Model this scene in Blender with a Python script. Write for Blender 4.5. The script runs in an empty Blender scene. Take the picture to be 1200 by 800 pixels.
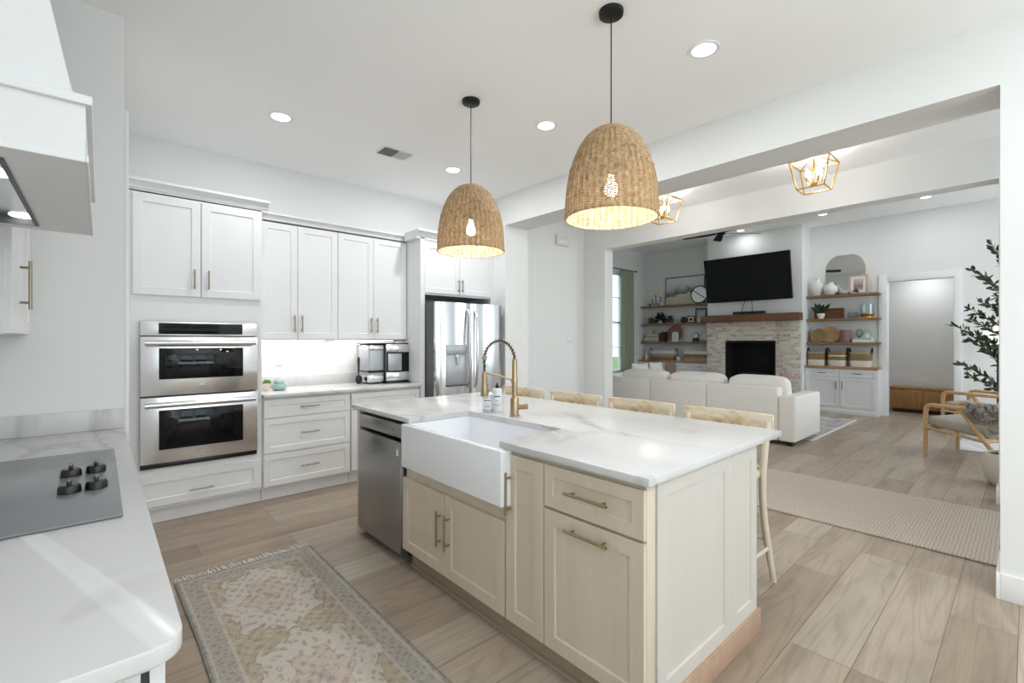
import bpy, bmesh, math, random
import numpy as np
from mathutils import Vector, Matrix

SC = bpy.context.scene
COL = SC.collection
PI = math.pi
random.seed(7)

# ------------------------------------------------------------------ camera
# X runs along the oven wall, Y along the island's long side, Z up (metres)
cam_d = bpy.data.cameras.new('camera')
cam = bpy.data.objects.new('camera', cam_d)
COL.objects.link(cam)
cam.location = (0, 0, 1.375)
cam.rotation_euler = (PI / 2, 0, math.radians(-41.8))
cam_d.sensor_width = 36
cam_d.lens = 36 * 541 / 1200
cam_d.shift_y = -1 / 1200
cam_d.clip_start = 0.02
SC.camera = cam

# ------------------------------------------------------------------ world, lights, exposure
SC.view_settings.view_transform = 'Standard'
SC.view_settings.look = 'None'
SC.view_settings.gamma = 1
SC.view_settings.exposure = 0.29
SC.view_settings.use_curve_mapping = False
SC.cycles.max_bounces = 10
SC.cycles.diffuse_bounces = 6
SC.cycles.glossy_bounces = 4
SC.cycles.transparent_max_bounces = 12
SC.cycles.transmission_bounces = 6
SC.cycles.sample_clamp_indirect = 6
SC.cycles.caustics_reflective = False
SC.cycles.caustics_refractive = False
SC.cycles.use_denoising = True

w = bpy.data.worlds.new('world')
SC.world = w
w.use_nodes = True
bg = w.node_tree.nodes['Background']
bg.inputs[0].default_value = (0.80, 0.90, 1.0, 1)
bg.inputs[1].default_value = 2.0


def area(name, loc, rot, sx, sy, power, col=(1, 1, 1), spread=PI):
    d = bpy.data.lights.new(name, 'AREA')
    d.shape = 'RECTANGLE'
    d.size = sx
    d.size_y = sy
    d.energy = power
    d.color = col
    d.spread = spread
    o = bpy.data.objects.new(name, d)
    o.location = loc
    o.rotation_euler = rot
    COL.objects.link(o)
    return o


# daylight through the tall windows behind the camera and the living room's side windows:
# a sky part that looks level into the room and a ground-bounce part that looks up at the ceiling, plus one added fill lamp
DAY = (0.865, 0.94, 1.0)
area('daylight_dining', (1.3, -5.85, 2.35), (math.radians(88), 0, 0), 3.8, 1.2, 10, DAY)
area('ground_bounce_dining', (1.3, -5.6, 0.9), (math.radians(152), 0, 0), 3.8, 1.2, 60, DAY)
area('daylight_nook', (-0.5, -2.4, 2.0), (math.radians(97), 0, math.radians(-90)), 3.4, 1.7, 25, DAY)
area('ceiling_fill_added', (1.4, -2.2, 1.75), (math.radians(180), 0, 0), 2.4, 1.6, 64, DAY)  # added fill lamp in the room behind the camera, aimed up to brighten the ceiling
area('daylight_living', (8.4, -2.35, 1.9), (math.radians(98), 0, 0), 3.6, 2.2, 62, DAY)
area('daylight_hall', (4.8, -2.35, 1.5), (math.radians(125), 0, 0), 1.1, 2.2, 26, DAY)


# ------------------------------------------------------------------ materials
def srgb(r, g, b):
    f = lambda c: (c / 12.92 if c <= 0.04045 else ((c + 0.055) / 1.055) ** 2.4)
    return (f(r / 255), f(g / 255), f(b / 255), 1)


class NT:
    """small node helper"""

    def __init__(s, name):
        s.m = bpy.data.materials.new(name)
        s.m.use_nodes = True
        s.t = s.m.node_tree
        s.b = s.t.nodes['Principled BSDF']

    def n(s, typ, **k):
        x = s.t.nodes.new(typ)
        for a, v in k.items():
            if a.startswith('i_'):
                key = a[2:].replace('_', ' ')
                x.inputs[key].default_value = v
            else:
                setattr(x, a, v)
        return x

    def l(s, a, b):
        s.t.links.new(a, b)

    def coords(s, scale=(1, 1, 1), kind='Object'):
        tc = s.n('ShaderNodeTexCoord')
        mp = s.n('ShaderNodeMapping')
        mp.inputs['Scale'].default_value = scale
        s.l(tc.outputs[kind], mp.inputs['Vector'])
        return mp.outputs['Vector']

    def noise(s, vec, scale, detail=3, rough=0.5, dist=0.0):
        x = s.n('ShaderNodeTexNoise')
        x.inputs['Scale'].default_value = scale
        x.inputs['Detail'].default_value = detail
        x.inputs['Roughness'].default_value = rough
        x.inputs['Distortion'].default_value = dist
        s.l(vec, x.inputs['Vector'])
        return x.outputs['Fac']

    def ramp(s, fac, stops):
        x = s.n('ShaderNodeValToRGB')
        e = x.color_ramp.elements
        while len(e) < len(stops):
            e.new(0.5)
        for k, (p, c) in enumerate(stops):
            e[k].position = p
            e[k].color = c if len(c) == 4 else (*c, 1)
        s.l(fac, x.inputs['Fac'])
        return x.outputs['Color']

    def mix(s, fac, a, b, mode='MIX'):
        x = s.n('ShaderNodeMix', data_type='RGBA', blend_type=mode)
        for sock, v in ((x.inputs[0], fac), (x.inputs[6], a), (x.inputs[7], b)):
            if hasattr(v, 'is_output'):
                s.l(v, sock)
            else:
                sock.default_value = v
        return x.outputs[2]

    def math(s, op, a, b=0.0):
        x = s.n('ShaderNodeMath', operation=op)
        for sock, v in ((x.inputs[0], a), (x.inputs[1], b)):
            if hasattr(v, 'is_output'):
                s.l(v, sock)
            else:
                sock.default_value = v
        return x.outputs[0]

    def bump(s, h, strength=0.2, dist=0.01):
        x = s.n('ShaderNodeBump')
        x.inputs['Strength'].default_value = strength
        x.inputs['Distance'].default_value = dist
        s.l(h, x.inputs['Height'])
        s.l(x.outputs['Normal'], s.b.inputs['Normal'])

    def col(s, c):
        if hasattr(c, 'is_output'):
            s.l(c, s.b.inputs['Base Color'])
        else:
            s.b.inputs['Base Color'].default_value = c

    def set(s, rough=0.5, metal=0.0, spec=0.5):
        s.b.inputs['Roughness'].default_value = rough
        s.b.inputs['Metallic'].default_value = metal
        s.b.inputs['Specular IOR Level'].default_value = spec


def plain(name, c, rough=0.5, metal=0.0, spec=0.5, var=0.04, vscale=6.0, bump=0.0, bscale=200.0):
    t = NT(name)
    v = t.coords()
    f = t.noise(v, vscale, 3)
    a = tuple(min(1, x * (1 - var)) for x in c[:3]) + (1,)
    b = tuple(min(1, x * (1 + var)) for x in c[:3]) + (1,)
    t.col(t.ramp(f, [(0.3, a), (0.7, b)]))
    t.set(rough, metal, spec)
    if bump:
        t.bump(t.noise(v, bscale, 2), bump, 0.002)
    return t.m


def emit(name, c, strength):
    t = NT(name)
    t.col((0.9, 0.9, 0.9, 1))
    t.b.inputs['Emission Color'].default_value = c
    t.b.inputs['Emission Strength'].default_value = strength
    return t.m


def thin_glass(name, tint=(0.96, 0.98, 0.98, 1), gloss=0.08):
    t = NT(name)
    tr = t.n('ShaderNodeBsdfTransparent')
    tr.inputs[0].default_value = tint
    gl = t.n('ShaderNodeBsdfGlossy')
    gl.inputs['Roughness'].default_value = 0.02
    lw = t.n('ShaderNodeLayerWeight')
    lw.inputs[0].default_value = 0.5
    mx = t.n('ShaderNodeMixShader')
    f = t.math('ADD', t.math('MULTIPLY', t.math('POWER', lw.outputs['Facing'], 4.0), 0.6), gloss * 0.6)
    t.l(f, mx.inputs[0])
    t.l(tr.outputs[0], mx.inputs[1])
    t.l(gl.outputs[0], mx.inputs[2])
    t.l(mx.outputs[0], t.t.nodes['Material Output'].inputs['Surface'])
    return t.m


def wood(name, dark, light, axis='x', scale=1.0, rough=0.45, contrast=1.0, bump=0.05):
    t = NT(name)
    s = {'x': (0.7, 9, 9), 'y': (9, 0.7, 9), 'z': (9, 9, 0.7)}[axis]
    v = t.coords(tuple(k * scale for k in s))
    f = t.noise(v, 2.2, 6, 0.62, 0.8)
    g = t.noise(v, 14, 3, 0.6)
    k = t.math('ADD', t.math('MULTIPLY', f, 0.75), t.math('MULTIPLY', g, 0.25))
    d = 0.18 / contrast
    t.col(t.ramp(k, [(0.5 - d, dark), (0.5 + d, light)]))
    t.set(rough)
    t.bump(g, bump, 0.002)
    return t.m


M = {}
M['wall'] = plain('wall_paint', srgb(230, 231, 230), 0.65, var=0.006, vscale=2, bump=0.03, bscale=90)
M['ceiling'] = plain('ceiling_paint', srgb(250, 250, 250), 0.8, var=0.006, vscale=2, bump=0.03, bscale=90)
M['trim'] = plain('trim_paint', srgb(236, 237, 238), 0.38, var=0.006)
M['cabinet'] = plain('cabinet_paint', srgb(228, 229, 230), 0.36, var=0.006)
M['inner'] = plain('cabinet_shadow_gap', srgb(70, 70, 70), 0.7)  # dark grey that paints in the shade of a cabinet gap
M['pull'] = plain('brushed_pull_metal', srgb(158, 147, 130), 0.34, 1.0, var=0.05, vscale=30)
M['toe'] = wood('grey_brown_maple_trim', srgb(150, 134, 114), srgb(168, 152, 132), 'y', 0.8, 0.5, 0.6)  # maple in a darker grey-brown
M['brass'] = plain('champagne_bronze', srgb(176, 156, 124), 0.34, 1.0, var=0.05, vscale=30)
M['gold'] = plain('gilded_brass', srgb(205, 160, 78), 0.3, 1.0, var=0.05, vscale=30)
M['black'] = plain('matt_black_metal', srgb(22, 22, 23), 0.45, 0.2, var=0.1)
M['plastic'] = plain('black_plastic', srgb(18, 18, 20), 0.3, var=0.1)
M['screen'] = plain('tv_screen', srgb(9, 10, 13), 0.12, spec=0.35, var=0.1)
M['porcelain'] = plain('white_fireclay', srgb(238, 240, 243), 0.14, var=0.005)
M['white'] = plain('white_ceramic', srgb(232, 229, 223), 0.35, var=0.02)
M['plate'] = plain('white_cover_plate', srgb(222, 221, 218), 0.4, var=0.01)
M['glass'] = thin_glass('window_glass')
M['clear'] = thin_glass('clear_glass', (0.9, 0.94, 0.95, 1), 0.16)
M['darkglass'] = plain('oven_black_glass', srgb(10, 11, 16), 0.04, spec=0.32, var=0.05)
M['cookglass'] = plain('cooktop_glass', srgb(118, 120, 124), 0.22, spec=0.6, var=0.03)
M['silverpanel'] = plain('satin_silver', srgb(178, 182, 186), 0.35, 0.6, var=0.03)
M['silvergrey'] = plain('dark_appliance_grey', srgb(88, 90, 93), 0.45, 0.3, var=0.05)
M['maple'] = wood('washed_maple', srgb(202, 189, 169), srgb(216, 204, 186), 'z', 0.8, 0.42, 0.6, 0.02)
M['maple_end'] = wood('washed_maple_pale', srgb(196, 192, 184), srgb(205, 201, 194), 'z', 0.8, 0.42, 0.5, 0.015)
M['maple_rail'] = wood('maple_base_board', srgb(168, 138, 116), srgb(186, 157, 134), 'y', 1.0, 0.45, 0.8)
M['shelfwood'] = wood('stained_shelf_wood', srgb(112, 84, 60), srgb(150, 118, 88), 'y', 1.2)
M['topwood'] = wood('oiled_oak_top', srgb(150, 112, 72), srgb(186, 148, 104), 'y', 1.2)
M['mantel'] = wood('walnut_mantel', srgb(92, 60, 42), srgb(134, 92, 66), 'y', 1.0)
M['oak'] = wood('pale_oak', srgb(186, 148, 104), srgb(216, 182, 138), 'z', 1.6)
M['bench'] = wood('golden_oak_cane', srgb(150, 108, 60), srgb(188, 144, 90), 'z', 2.0)
M['traywood'] = wood('tray_wood', srgb(98, 64, 32), srgb(150, 104, 58), 'y', 2.0)
M['fabric'] = plain('sofa_linen', srgb(238, 235, 229), 0.9, spec=0.1, var=0.03, vscale=40, bump=0.25, bscale=420)
M['pillowwhite'] = plain('white_cotton', srgb(226, 224, 221), 0.9, spec=0.1, var=0.02, vscale=20, bump=0.15, bscale=300)
M['cushiongrey'] = plain('grey_wool', srgb(176, 172, 162), 0.9, spec=0.1, var=0.05, vscale=50, bump=0.25, bscale=400)
M['mauve'] = plain('mauve_velvet', srgb(148, 118, 112), 0.8, spec=0.2, var=0.08, vscale=20)
M['brownpillow'] = plain('brown_linen', srgb(132, 108, 92), 0.9, var=0.06, vscale=20)
M['curtain'] = plain('green_linen_curtain', srgb(160, 168, 150), 0.9, spec=0.1, var=0.08, vscale=12, bump=0.15, bscale=300)
M['leaf'] = plain('leaf_green', srgb(58, 74, 42), 0.5, var=0.35, vscale=30)
M['leafdark'] = plain('deep_leaf_green', srgb(30, 48, 30), 0.5, var=0.3, vscale=20)
M['succulent'] = plain('bright_leaf_green', srgb(96, 136, 52), 0.5, var=0.3, vscale=40)
M['bark'] = plain('bark', srgb(112, 92, 70), 0.85, var=0.2, vscale=40)
M['soil'] = plain('soil', srgb(60, 48, 38), 0.95, var=0.3, vscale=60)
M['pot'] = plain('cream_planter', srgb(206, 201, 188), 0.7, var=0.02)
M['mint'] = plain('mint_glaze', srgb(158, 190, 183), 0.25, var=0.06, vscale=30)
M['teal'] = plain('teal_book_cloth', srgb(150, 190, 176), 0.7, var=0.05)
M['paper'] = plain('book_pages', srgb(226, 221, 208), 0.8, var=0.04, vscale=60)
M['linenbook'] = plain('taupe_book_cloth', srgb(176, 162, 146), 0.8, var=0.05)
M['darkbook'] = plain('dark_book_cloth', srgb(62, 50, 46), 0.7, var=0.1)
M['rose'] = plain('terracotta_plate', srgb(150, 112, 96), 0.55, var=0.08, vscale=12)
M['seagrass'] = plain('seagrass_weave', srgb(146, 122, 84), 0.85, var=0.25, vscale=60, bump=0.5, bscale=140)
M['darkrope'] = plain('dark_rope', srgb(54, 46, 38), 0.85, var=0.2, vscale=50)
M['cotton'] = plain('white_rope_weave', srgb(224, 220, 212), 0.9, var=0.05, vscale=60, bump=0.4, bscale=140)
M['rust'] = plain('pale_stone', srgb(205, 192, 172), 0.8, var=0.1, vscale=20)
M['bulb'] = emit('lit_bulb', (1, 0.96, 0.91, 1), 22)
M['candle_bulb'] = emit('lit_candle_bulb', (1, 0.92, 0.82, 1), 18)
M['downlight'] = emit('lit_downlight', (1, 0.99, 0.97, 1), 5)
M['ledstrip'] = emit('lit_led_strip', (1, 0.96, 0.9, 1), 8)
M['lampshade'] = emit('lit_lamp_shade', (1, 0.93, 0.82, 1), 0.6)
M['mirror'] = plain('mirror_glass', (0.86, 0.89, 0.9, 1), 0.02, 1.0, var=0.0)
M['soot'] = plain('firebox_soot', srgb(24, 23, 22), 0.85, var=0.3, vscale=10)
M['log'] = plain('charred_log', srgb(44, 38, 34), 0.9, var=0.4, vscale=25)
M['grass'] = plain('lawn_green', srgb(104, 132, 72), 0.9, var=0.25, vscale=3)
M['hedge'] = plain('hedge_green', srgb(86, 122, 62), 0.9, var=0.5, vscale=6)
M['bottlewhite'] = plain('bottle_white', srgb(226, 228, 232), 0.3, var=0.01)
M['bottleclear'] = plain('frosted_bottle', srgb(198, 200, 204), 0.25, var=0.02)
M['ink'] = plain('label_ink', srgb(64, 78, 112), 0.6)
M['candle'] = plain('ivory_wax', srgb(232, 224, 206), 0.6, var=0.02)


def stainless(name, base, rough, axis):
    t = NT(name)
    s = {'x': (1, 60, 60), 'z': (60, 60, 1)}[axis]
    v = t.coords(s)
    f = t.noise(v, 6, 4)
    t.col(t.ramp(f, [(0.3, tuple(c * 0.93 for c in base[:3])), (0.7, base)]))
    t.set(rough, 1.0)
    t.bump(f, 0.02, 0.001)
    return t.m


M['steel'] = stainless('brushed_stainless', (0.84, 0.845, 0.86, 1), 0.2, 'x')
M['steelv'] = stainless('brushed_stainless_door', (0.74, 0.745, 0.755, 1), 0.17, 'z')
M['dwsteel'] = stainless('dishwasher_stainless', (0.36, 0.36, 0.35, 1), 0.3, 'z')


def mat_floor():
    t = NT('oak_plank_floor')
    v = t.coords()
    br = t.n('ShaderNodeTexBrick')
    br.offset = 0.38
    br.offset_frequency = 3
    br.inputs['Color1'].default_value = (0, 0, 0, 1)
    br.inputs['Color2'].default_value = (1, 1, 1, 1)
    br.inputs['Mortar'].default_value = (0.5, 0.5, 0.5, 1)
    br.inputs['Scale'].default_value = 1
    br.inputs['Brick Width'].default_value = 1.35
    br.inputs['Row Height'].default_value = 0.2322
    br.inputs['Mortar Size'].default_value = 0.0016
    br.inputs['Mortar Smooth'].default_value = 0.2
    sh = t.n('ShaderNodeMapping')
    sh.inputs['Location'].default_value = (0.35, -0.031, 0)
    t.l(v, sh.inputs['Vector'])
    t.l(sh.outputs[0], br.inputs['Vector'])
    rnd = br.outputs['Color']
    # every plank gets its own stretch of grain
    off = t.n('ShaderNodeVectorMath', operation='MULTIPLY_ADD')
    off.inputs[1].default_value = (7, 3, 11)
    t.l(rnd, off.inputs[0])
    t.l(v, off.inputs[2])
    mp = t.n('ShaderNodeMapping')
    mp.inputs['Scale'].default_value = (0.9, 6.0, 1)
    t.l(off.outputs[0], mp.inputs['Vector'])
    g1 = t.noise(mp.outputs[0], 1.1, 5, 0.55, 0.6)
    # cathedral figure: contour lines of a slow stretched noise
    mp3 = t.n('ShaderNodeMapping')
    mp3.inputs['Scale'].default_value = (0.5, 4.8, 1)
    t.l(off.outputs[0], mp3.inputs['Vector'])
    slow = t.noise(mp3.outputs[0], 0.9, 2, 0.4, 0.3)
    fig = t.math('FRACT', t.math('MULTIPLY', slow, 16.0))
    fig = t.math('ABSOLUTE', t.math('SUBTRACT', fig, 0.5))
    mp2 = t.n('ShaderNodeMapping')
    mp2.inputs['Scale'].default_value = (2.2, 60, 1)
    t.l(off.outputs[0], mp2.inputs['Vector'])
    g2 = t.noise(mp2.outputs[0], 2.2, 4, 0.6)
    base = t.ramp(rnd, [(0.0, srgb(142, 125, 108)), (0.3, srgb(172, 157, 141)), (0.55, srgb(156, 138, 121)), (0.8, srgb(181, 169, 154)), (1.0, srgb(164, 147, 130))])
    shade = t.ramp(g1, [(0.3, (0.78, 0.76, 0.73, 1)), (0.5, (1.0, 1.0, 1.0, 1)), (0.72, (1.08, 1.07, 1.06, 1))])
    c = t.mix(1.0, base, shade, 'MULTIPLY')
    figc = t.ramp(fig, [(0.0, (0.88, 0.865, 0.845, 1)), (0.16, (1.0, 1.0, 1.0, 1)), (0.5, (1.02, 1.03, 1.03, 1))])
    c = t.mix(1.0, c, figc, 'MULTIPLY')
    fine = t.ramp(g2, [(0.3, (0.9, 0.89, 0.87, 1)), (0.6, (1.03, 1.03, 1.03, 1))])
    c = t.mix(1.0, c, fine, 'MULTIPLY')
    c = t.mix(br.outputs['Fac'], c, srgb(104, 86, 70))
    t.col(c)
    t.set(0.4, spec=0.4)
    h = t.math('SUBTRACT', t.math('MULTIPLY', g2, 0.25), br.outputs['Fac'])
    t.bump(h, 0.12, 0.003)
    return t.m


def mat_quartz():
    t = NT('veined_white_quartz')
    v = t.coords()
    rot = t.n('ShaderNodeMapping')
    rot.inputs['Rotation'].default_value = (0, 0, 0.9)
    rot.inputs['Scale'].default_value = (1.0, 0.45, 1)
    t.l(v, rot.inputs['Vector'])
    n1 = t.noise(rot.outputs[0], 1.35, 5, 0.5, 0.9)
    d1 = t.math('ABSOLUTE', t.math('SUBTRACT', n1, 0.5))
    vein = t.ramp(d1, [(0.0, (1, 1, 1, 1)), (0.008, (0.6, 0.6, 0.6, 1)), (0.03, (0, 0, 0, 1))])
    mask = t.ramp(t.noise(v, 1.1, 2), [(0.42, (0.1, 0.1, 0.1, 1)), (0.62, (1, 1, 1, 1))])
    k = t.mix(1.0, vein, mask, 'MULTIPLY')
    cloud = t.ramp(t.noise(rot.outputs[0], 2.4, 4), [(0.3, srgb(203, 203, 203)), (0.7, srgb(213, 213, 213))])
    k2 = t.n('ShaderNodeSeparateColor')
    t.l(k, k2.inputs[0])
    c = t.mix(t.math('MULTIPLY', k2.outputs[0], 0.7), cloud, srgb(158, 156, 156))
    t.col(c)
    t.set(0.24, spec=0.34)
    return t.m


def mat_tile():
    t = NT('white_subway_tile')
    v = t.coords()
    mp = t.n('ShaderNodeMapping')
    mp.inputs['Rotation'].default_value = (PI / 2, 0, 0)
    t.l(v, mp.inputs['Vector'])
    br = t.n('ShaderNodeTexBrick')
    br.inputs['Color1'].default_value = srgb(238, 238, 237)
    br.inputs['Color2'].default_value = srgb(233, 233, 232)
    br.inputs['Mortar'].default_value = srgb(216, 216, 214)
    br.inputs['Scale'].default_value = 1
    br.inputs['Brick Width'].default_value = 0.3
    br.inputs['Row Height'].default_value = 0.066
    br.inputs['Mortar Size'].default_value = 0.0018
    t.l(mp.outputs[0], br.inputs['Vector'])
    t.col(br.outputs['Color'])
    t.set(0.18)
    inv = t.math('SUBTRACT', 1.0, br.outputs['Fac'])
    t.bump(inv, 0.2, 0.002)
    return t.m


def mat_brick():
    t = NT('whitewashed_brick')
    v = t.coords()
    sep = t.n('ShaderNodeSeparateXYZ')
    t.l(v, sep.inputs[0])
    cmb = t.n('ShaderNodeCombineXYZ')
    t.l(t.math('ADD', sep.outputs[1], sep.outputs[0]), cmb.inputs[0])
    t.l(sep.outputs[2], cmb.inputs[1])
    br = t.n('ShaderNodeTexBrick')
    br.inputs['Color1'].default_value = srgb(150, 128, 110)
    br.inputs['Color2'].default_value = srgb(226, 217, 204)
    br.inputs['Mortar'].default_value = srgb(212, 205, 195)
    br.inputs['Scale'].default_value = 1
    br.inputs['Brick Width'].default_value = 0.13
    br.inputs['Row Height'].default_value = 0.052
    br.inputs['Mortar Size'].default_value = 0.007
    br.inputs['Bias'].default_value = 0.15
    t.l(cmb.outputs[0], br.inputs['Vector'])
    n = t.noise(v, 22, 4)
    c = t.mix(t.ramp(n, [(0.42, (0, 0, 0, 1)), (0.62, (0.75, 0.75, 0.75, 1))]), br.outputs['Color'], srgb(222, 214, 203))
    t.col(c)
    t.set(0.85, spec=0.2)
    h = t.math('ADD', t.math('SUBTRACT', 1.0, br.outputs['Fac']), t.math('MULTIPLY', n, 0.6))
    t.bump(h, 0.6, 0.01)
    return t.m


def mat_rattan():
    t = NT('woven_rattan')
    v = t.coords()
    sep = t.n('ShaderNodeSeparateXYZ')
    t.l(v, sep.inputs[0])
    ang = t.math('ARCTAN2', sep.outputs[1], sep.outputs[0])
    rib = t.math('SINE', t.math('MULTIPLY', ang, 40.0))
    # every strand a little different: noise stretched along the height and along the turn
    cmb = t.n('ShaderNodeCombineXYZ')
    t.l(t.math('MULTIPLY', ang, 6.0), cmb.inputs[0])
    t.l(t.math('MULTIPLY', sep.outputs[2], 9.0), cmb.inputs[1])
    n1 = t.noise(cmb.outputs[0], 2.2, 3, 0.6)
    n2 = t.noise(v, 55, 3, 0.6)
    k = t.math('ADD', t.math('ADD', t.math('MULTIPLY', n1, 0.5), t.math('MULTIPLY', n2, 0.5)), t.math('MULTIPLY', rib, 0.055))
    c = t.ramp(k, [(0.34, srgb(140, 116, 88)), (0.5, srgb(188, 160, 122)), (0.66, srgb(216, 194, 160))])
    t.col(c)
    t.set(0.6, spec=0.3)
    return t.m


def mat_distressed():
    t = NT('distressed_whitewash_wood')
    v = t.coords((6, 1.6, 3))
    f = t.noise(v, 2.6, 6, 0.65, 0.4)
    c = t.ramp(f, [(0.36, srgb(164, 132, 88)), (0.46, srgb(208, 186, 148)), (0.56, srgb(228, 219, 200))])
    t.col(c)
    t.set(0.6)
    t.bump(f, 0.1, 0.003)
    return t.m


def mat_jute():
    t = NT('braided_jute')
    v = t.coords()
    # rounded courses of braid: rings stretched along the length
    mp = t.n('ShaderNodeMapping')
    mp.inputs['Location'].default_value = (0.0, 0.75, 0)
    mp.inputs['Scale'].default_value = (0.55, 1.0, 1.0)
    t.l(v, mp.inputs['Vector'])
    wv = t.n('ShaderNodeTexWave', wave_type='BANDS', bands_direction='Y')
    wv.inputs['Scale'].default_value = 16
    wv.inputs['Distortion'].default_value = 2.2
    wv.inputs['Detail'].default_value = 2
    wv.inputs['Detail Scale'].default_value = 1.4
    t.l(mp.outputs[0], wv.inputs['Vector'])
    f = t.noise(v, 90, 3)
    k = t.math('ADD', t.math('MULTIPLY', wv.outputs['Fac'], 0.16), t.math('MULTIPLY', f, 0.84))
    t.col(t.ramp(k, [(0.3, srgb(158, 144, 130)), (0.5, srgb(188, 176, 163)), (0.7, srgb(206, 195, 182))]))
    t.set(0.9, spec=0.1)
    t.bump(k, 0.6, 0.006)
    return t.m


def mat_rug(name, a, b, c):
    t = NT(name)
    v = t.coords()
    f = t.noise(v, 3.2, 6, 0.65, 1.0)
    g = t.noise(v, 60, 2)
    k = t.math('ADD', t.math('MULTIPLY', f, 0.75), t.math('MULTIPLY', g, 0.25))
    t.col(t.ramp(k, [(0.36, a), (0.5, b), (0.62, c)]))
    t.set(0.95, spec=0.1)
    t.bump(g, 0.3, 0.004)
    return t.m


def mat_attr(name, rough=0.95):
    t = NT(name)
    at = t.n('ShaderNodeAttribute', attribute_name='pattern')
    v = t.coords()
    g = t.noise(v, 170, 3)
    c = t.mix(1.0, at.outputs['Color'], t.ramp(g, [(0.3, (0.86, 0.86, 0.86, 1)), (0.7, (1.1, 1.1, 1.1, 1))]), 'MULTIPLY')
    t.col(c)
    t.set(rough, spec=0.1)
    t.bump(g, 0.3, 0.003)
    return t.m


def mat_landscape():
    """soft painted hills, built from object height and noise"""
    t = NT('painted_landscape')
    v = t.coords()
    sep = t.n('ShaderNodeSeparateXYZ')
    t.l(v, sep.inputs[0])
    n = t.noise(v, 3.2, 4, 0.55, 0.4)
    h = t.math('ADD', t.math('MULTIPLY', sep.outputs[2], 1.45), t.math('MULTIPLY', t.math('SUBTRACT', n, 0.5), 0.55))
    c = t.ramp(h, [(0.0, srgb(206, 192, 170)), (0.36, srgb(220, 208, 188)), (0.42, srgb(96, 98, 104)), (0.5, srgb(150, 153, 158)), (0.6, srgb(204, 206, 208)), (0.75, srgb(226, 227, 228))])
    t.col(c)
    t.set(0.5)
    return t.m


def mat_sunset():
    t = NT('painted_dusk')
    v = t.coords()
    sep = t.n('ShaderNodeSeparateXYZ')
    t.l(v, sep.inputs[0])
    n = t.noise(v, 9, 3)
    h = t.math('ADD', t.math('MULTIPLY', sep.outputs[2], 3.2), t.math('MULTIPLY', t.math('SUBTRACT', n, 0.5), 0.3))
    t.col(t.ramp(h, [(0.15, srgb(206, 186, 180)), (0.4, srgb(150, 116, 112)), (0.6, srgb(180, 150, 146)), (0.85, srgb(196, 190, 196))]))
    t.set(0.5)
    return t.m


M['floor'] = mat_floor()
M['quartz'] = mat_quartz()
M['tile'] = mat_tile()
M['brick'] = mat_brick()
M['rattan'] = mat_rattan()
M['distressed'] = mat_distressed()
M['creamwood'] = wood('cream_bentwood', srgb(196, 184, 162), srgb(218, 209, 190), 'z', 1.0, 0.55, 0.6)
M['jute'] = mat_jute()
M['livingrug'] = mat_rug('faded_blue_rug', srgb(128, 130, 142), srgb(178, 174, 172), srgb(205, 201, 196))
M['palerug'] = mat_rug('pale_grey_rug', srgb(188, 190, 196), srgb(216, 216, 216), srgb(230, 229, 226))
M['persian'] = mat_attr('faded_persian_wool')
M['plaid'] = mat_rug('charcoal_and_white_throw', srgb(66, 66, 68), srgb(176, 172, 166), srgb(214, 210, 204))
M['landscape'] = mat_landscape()
M['sunset'] = mat_sunset()
M['floral'] = mat_rug('painted_pot', srgb(208, 150, 130), srgb(232, 222, 210), srgb(236, 230, 222))

# ------------------------------------------------------------------ builders
OFF = {}


def tag(o, label=None, cat=None, group=None, kind=None):
    if label:
        o['label'] = label
    if cat:
        o['category'] = cat
    if group:
        o['group'] = group
    if kind:
        o['kind'] = kind
    return o


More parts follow.
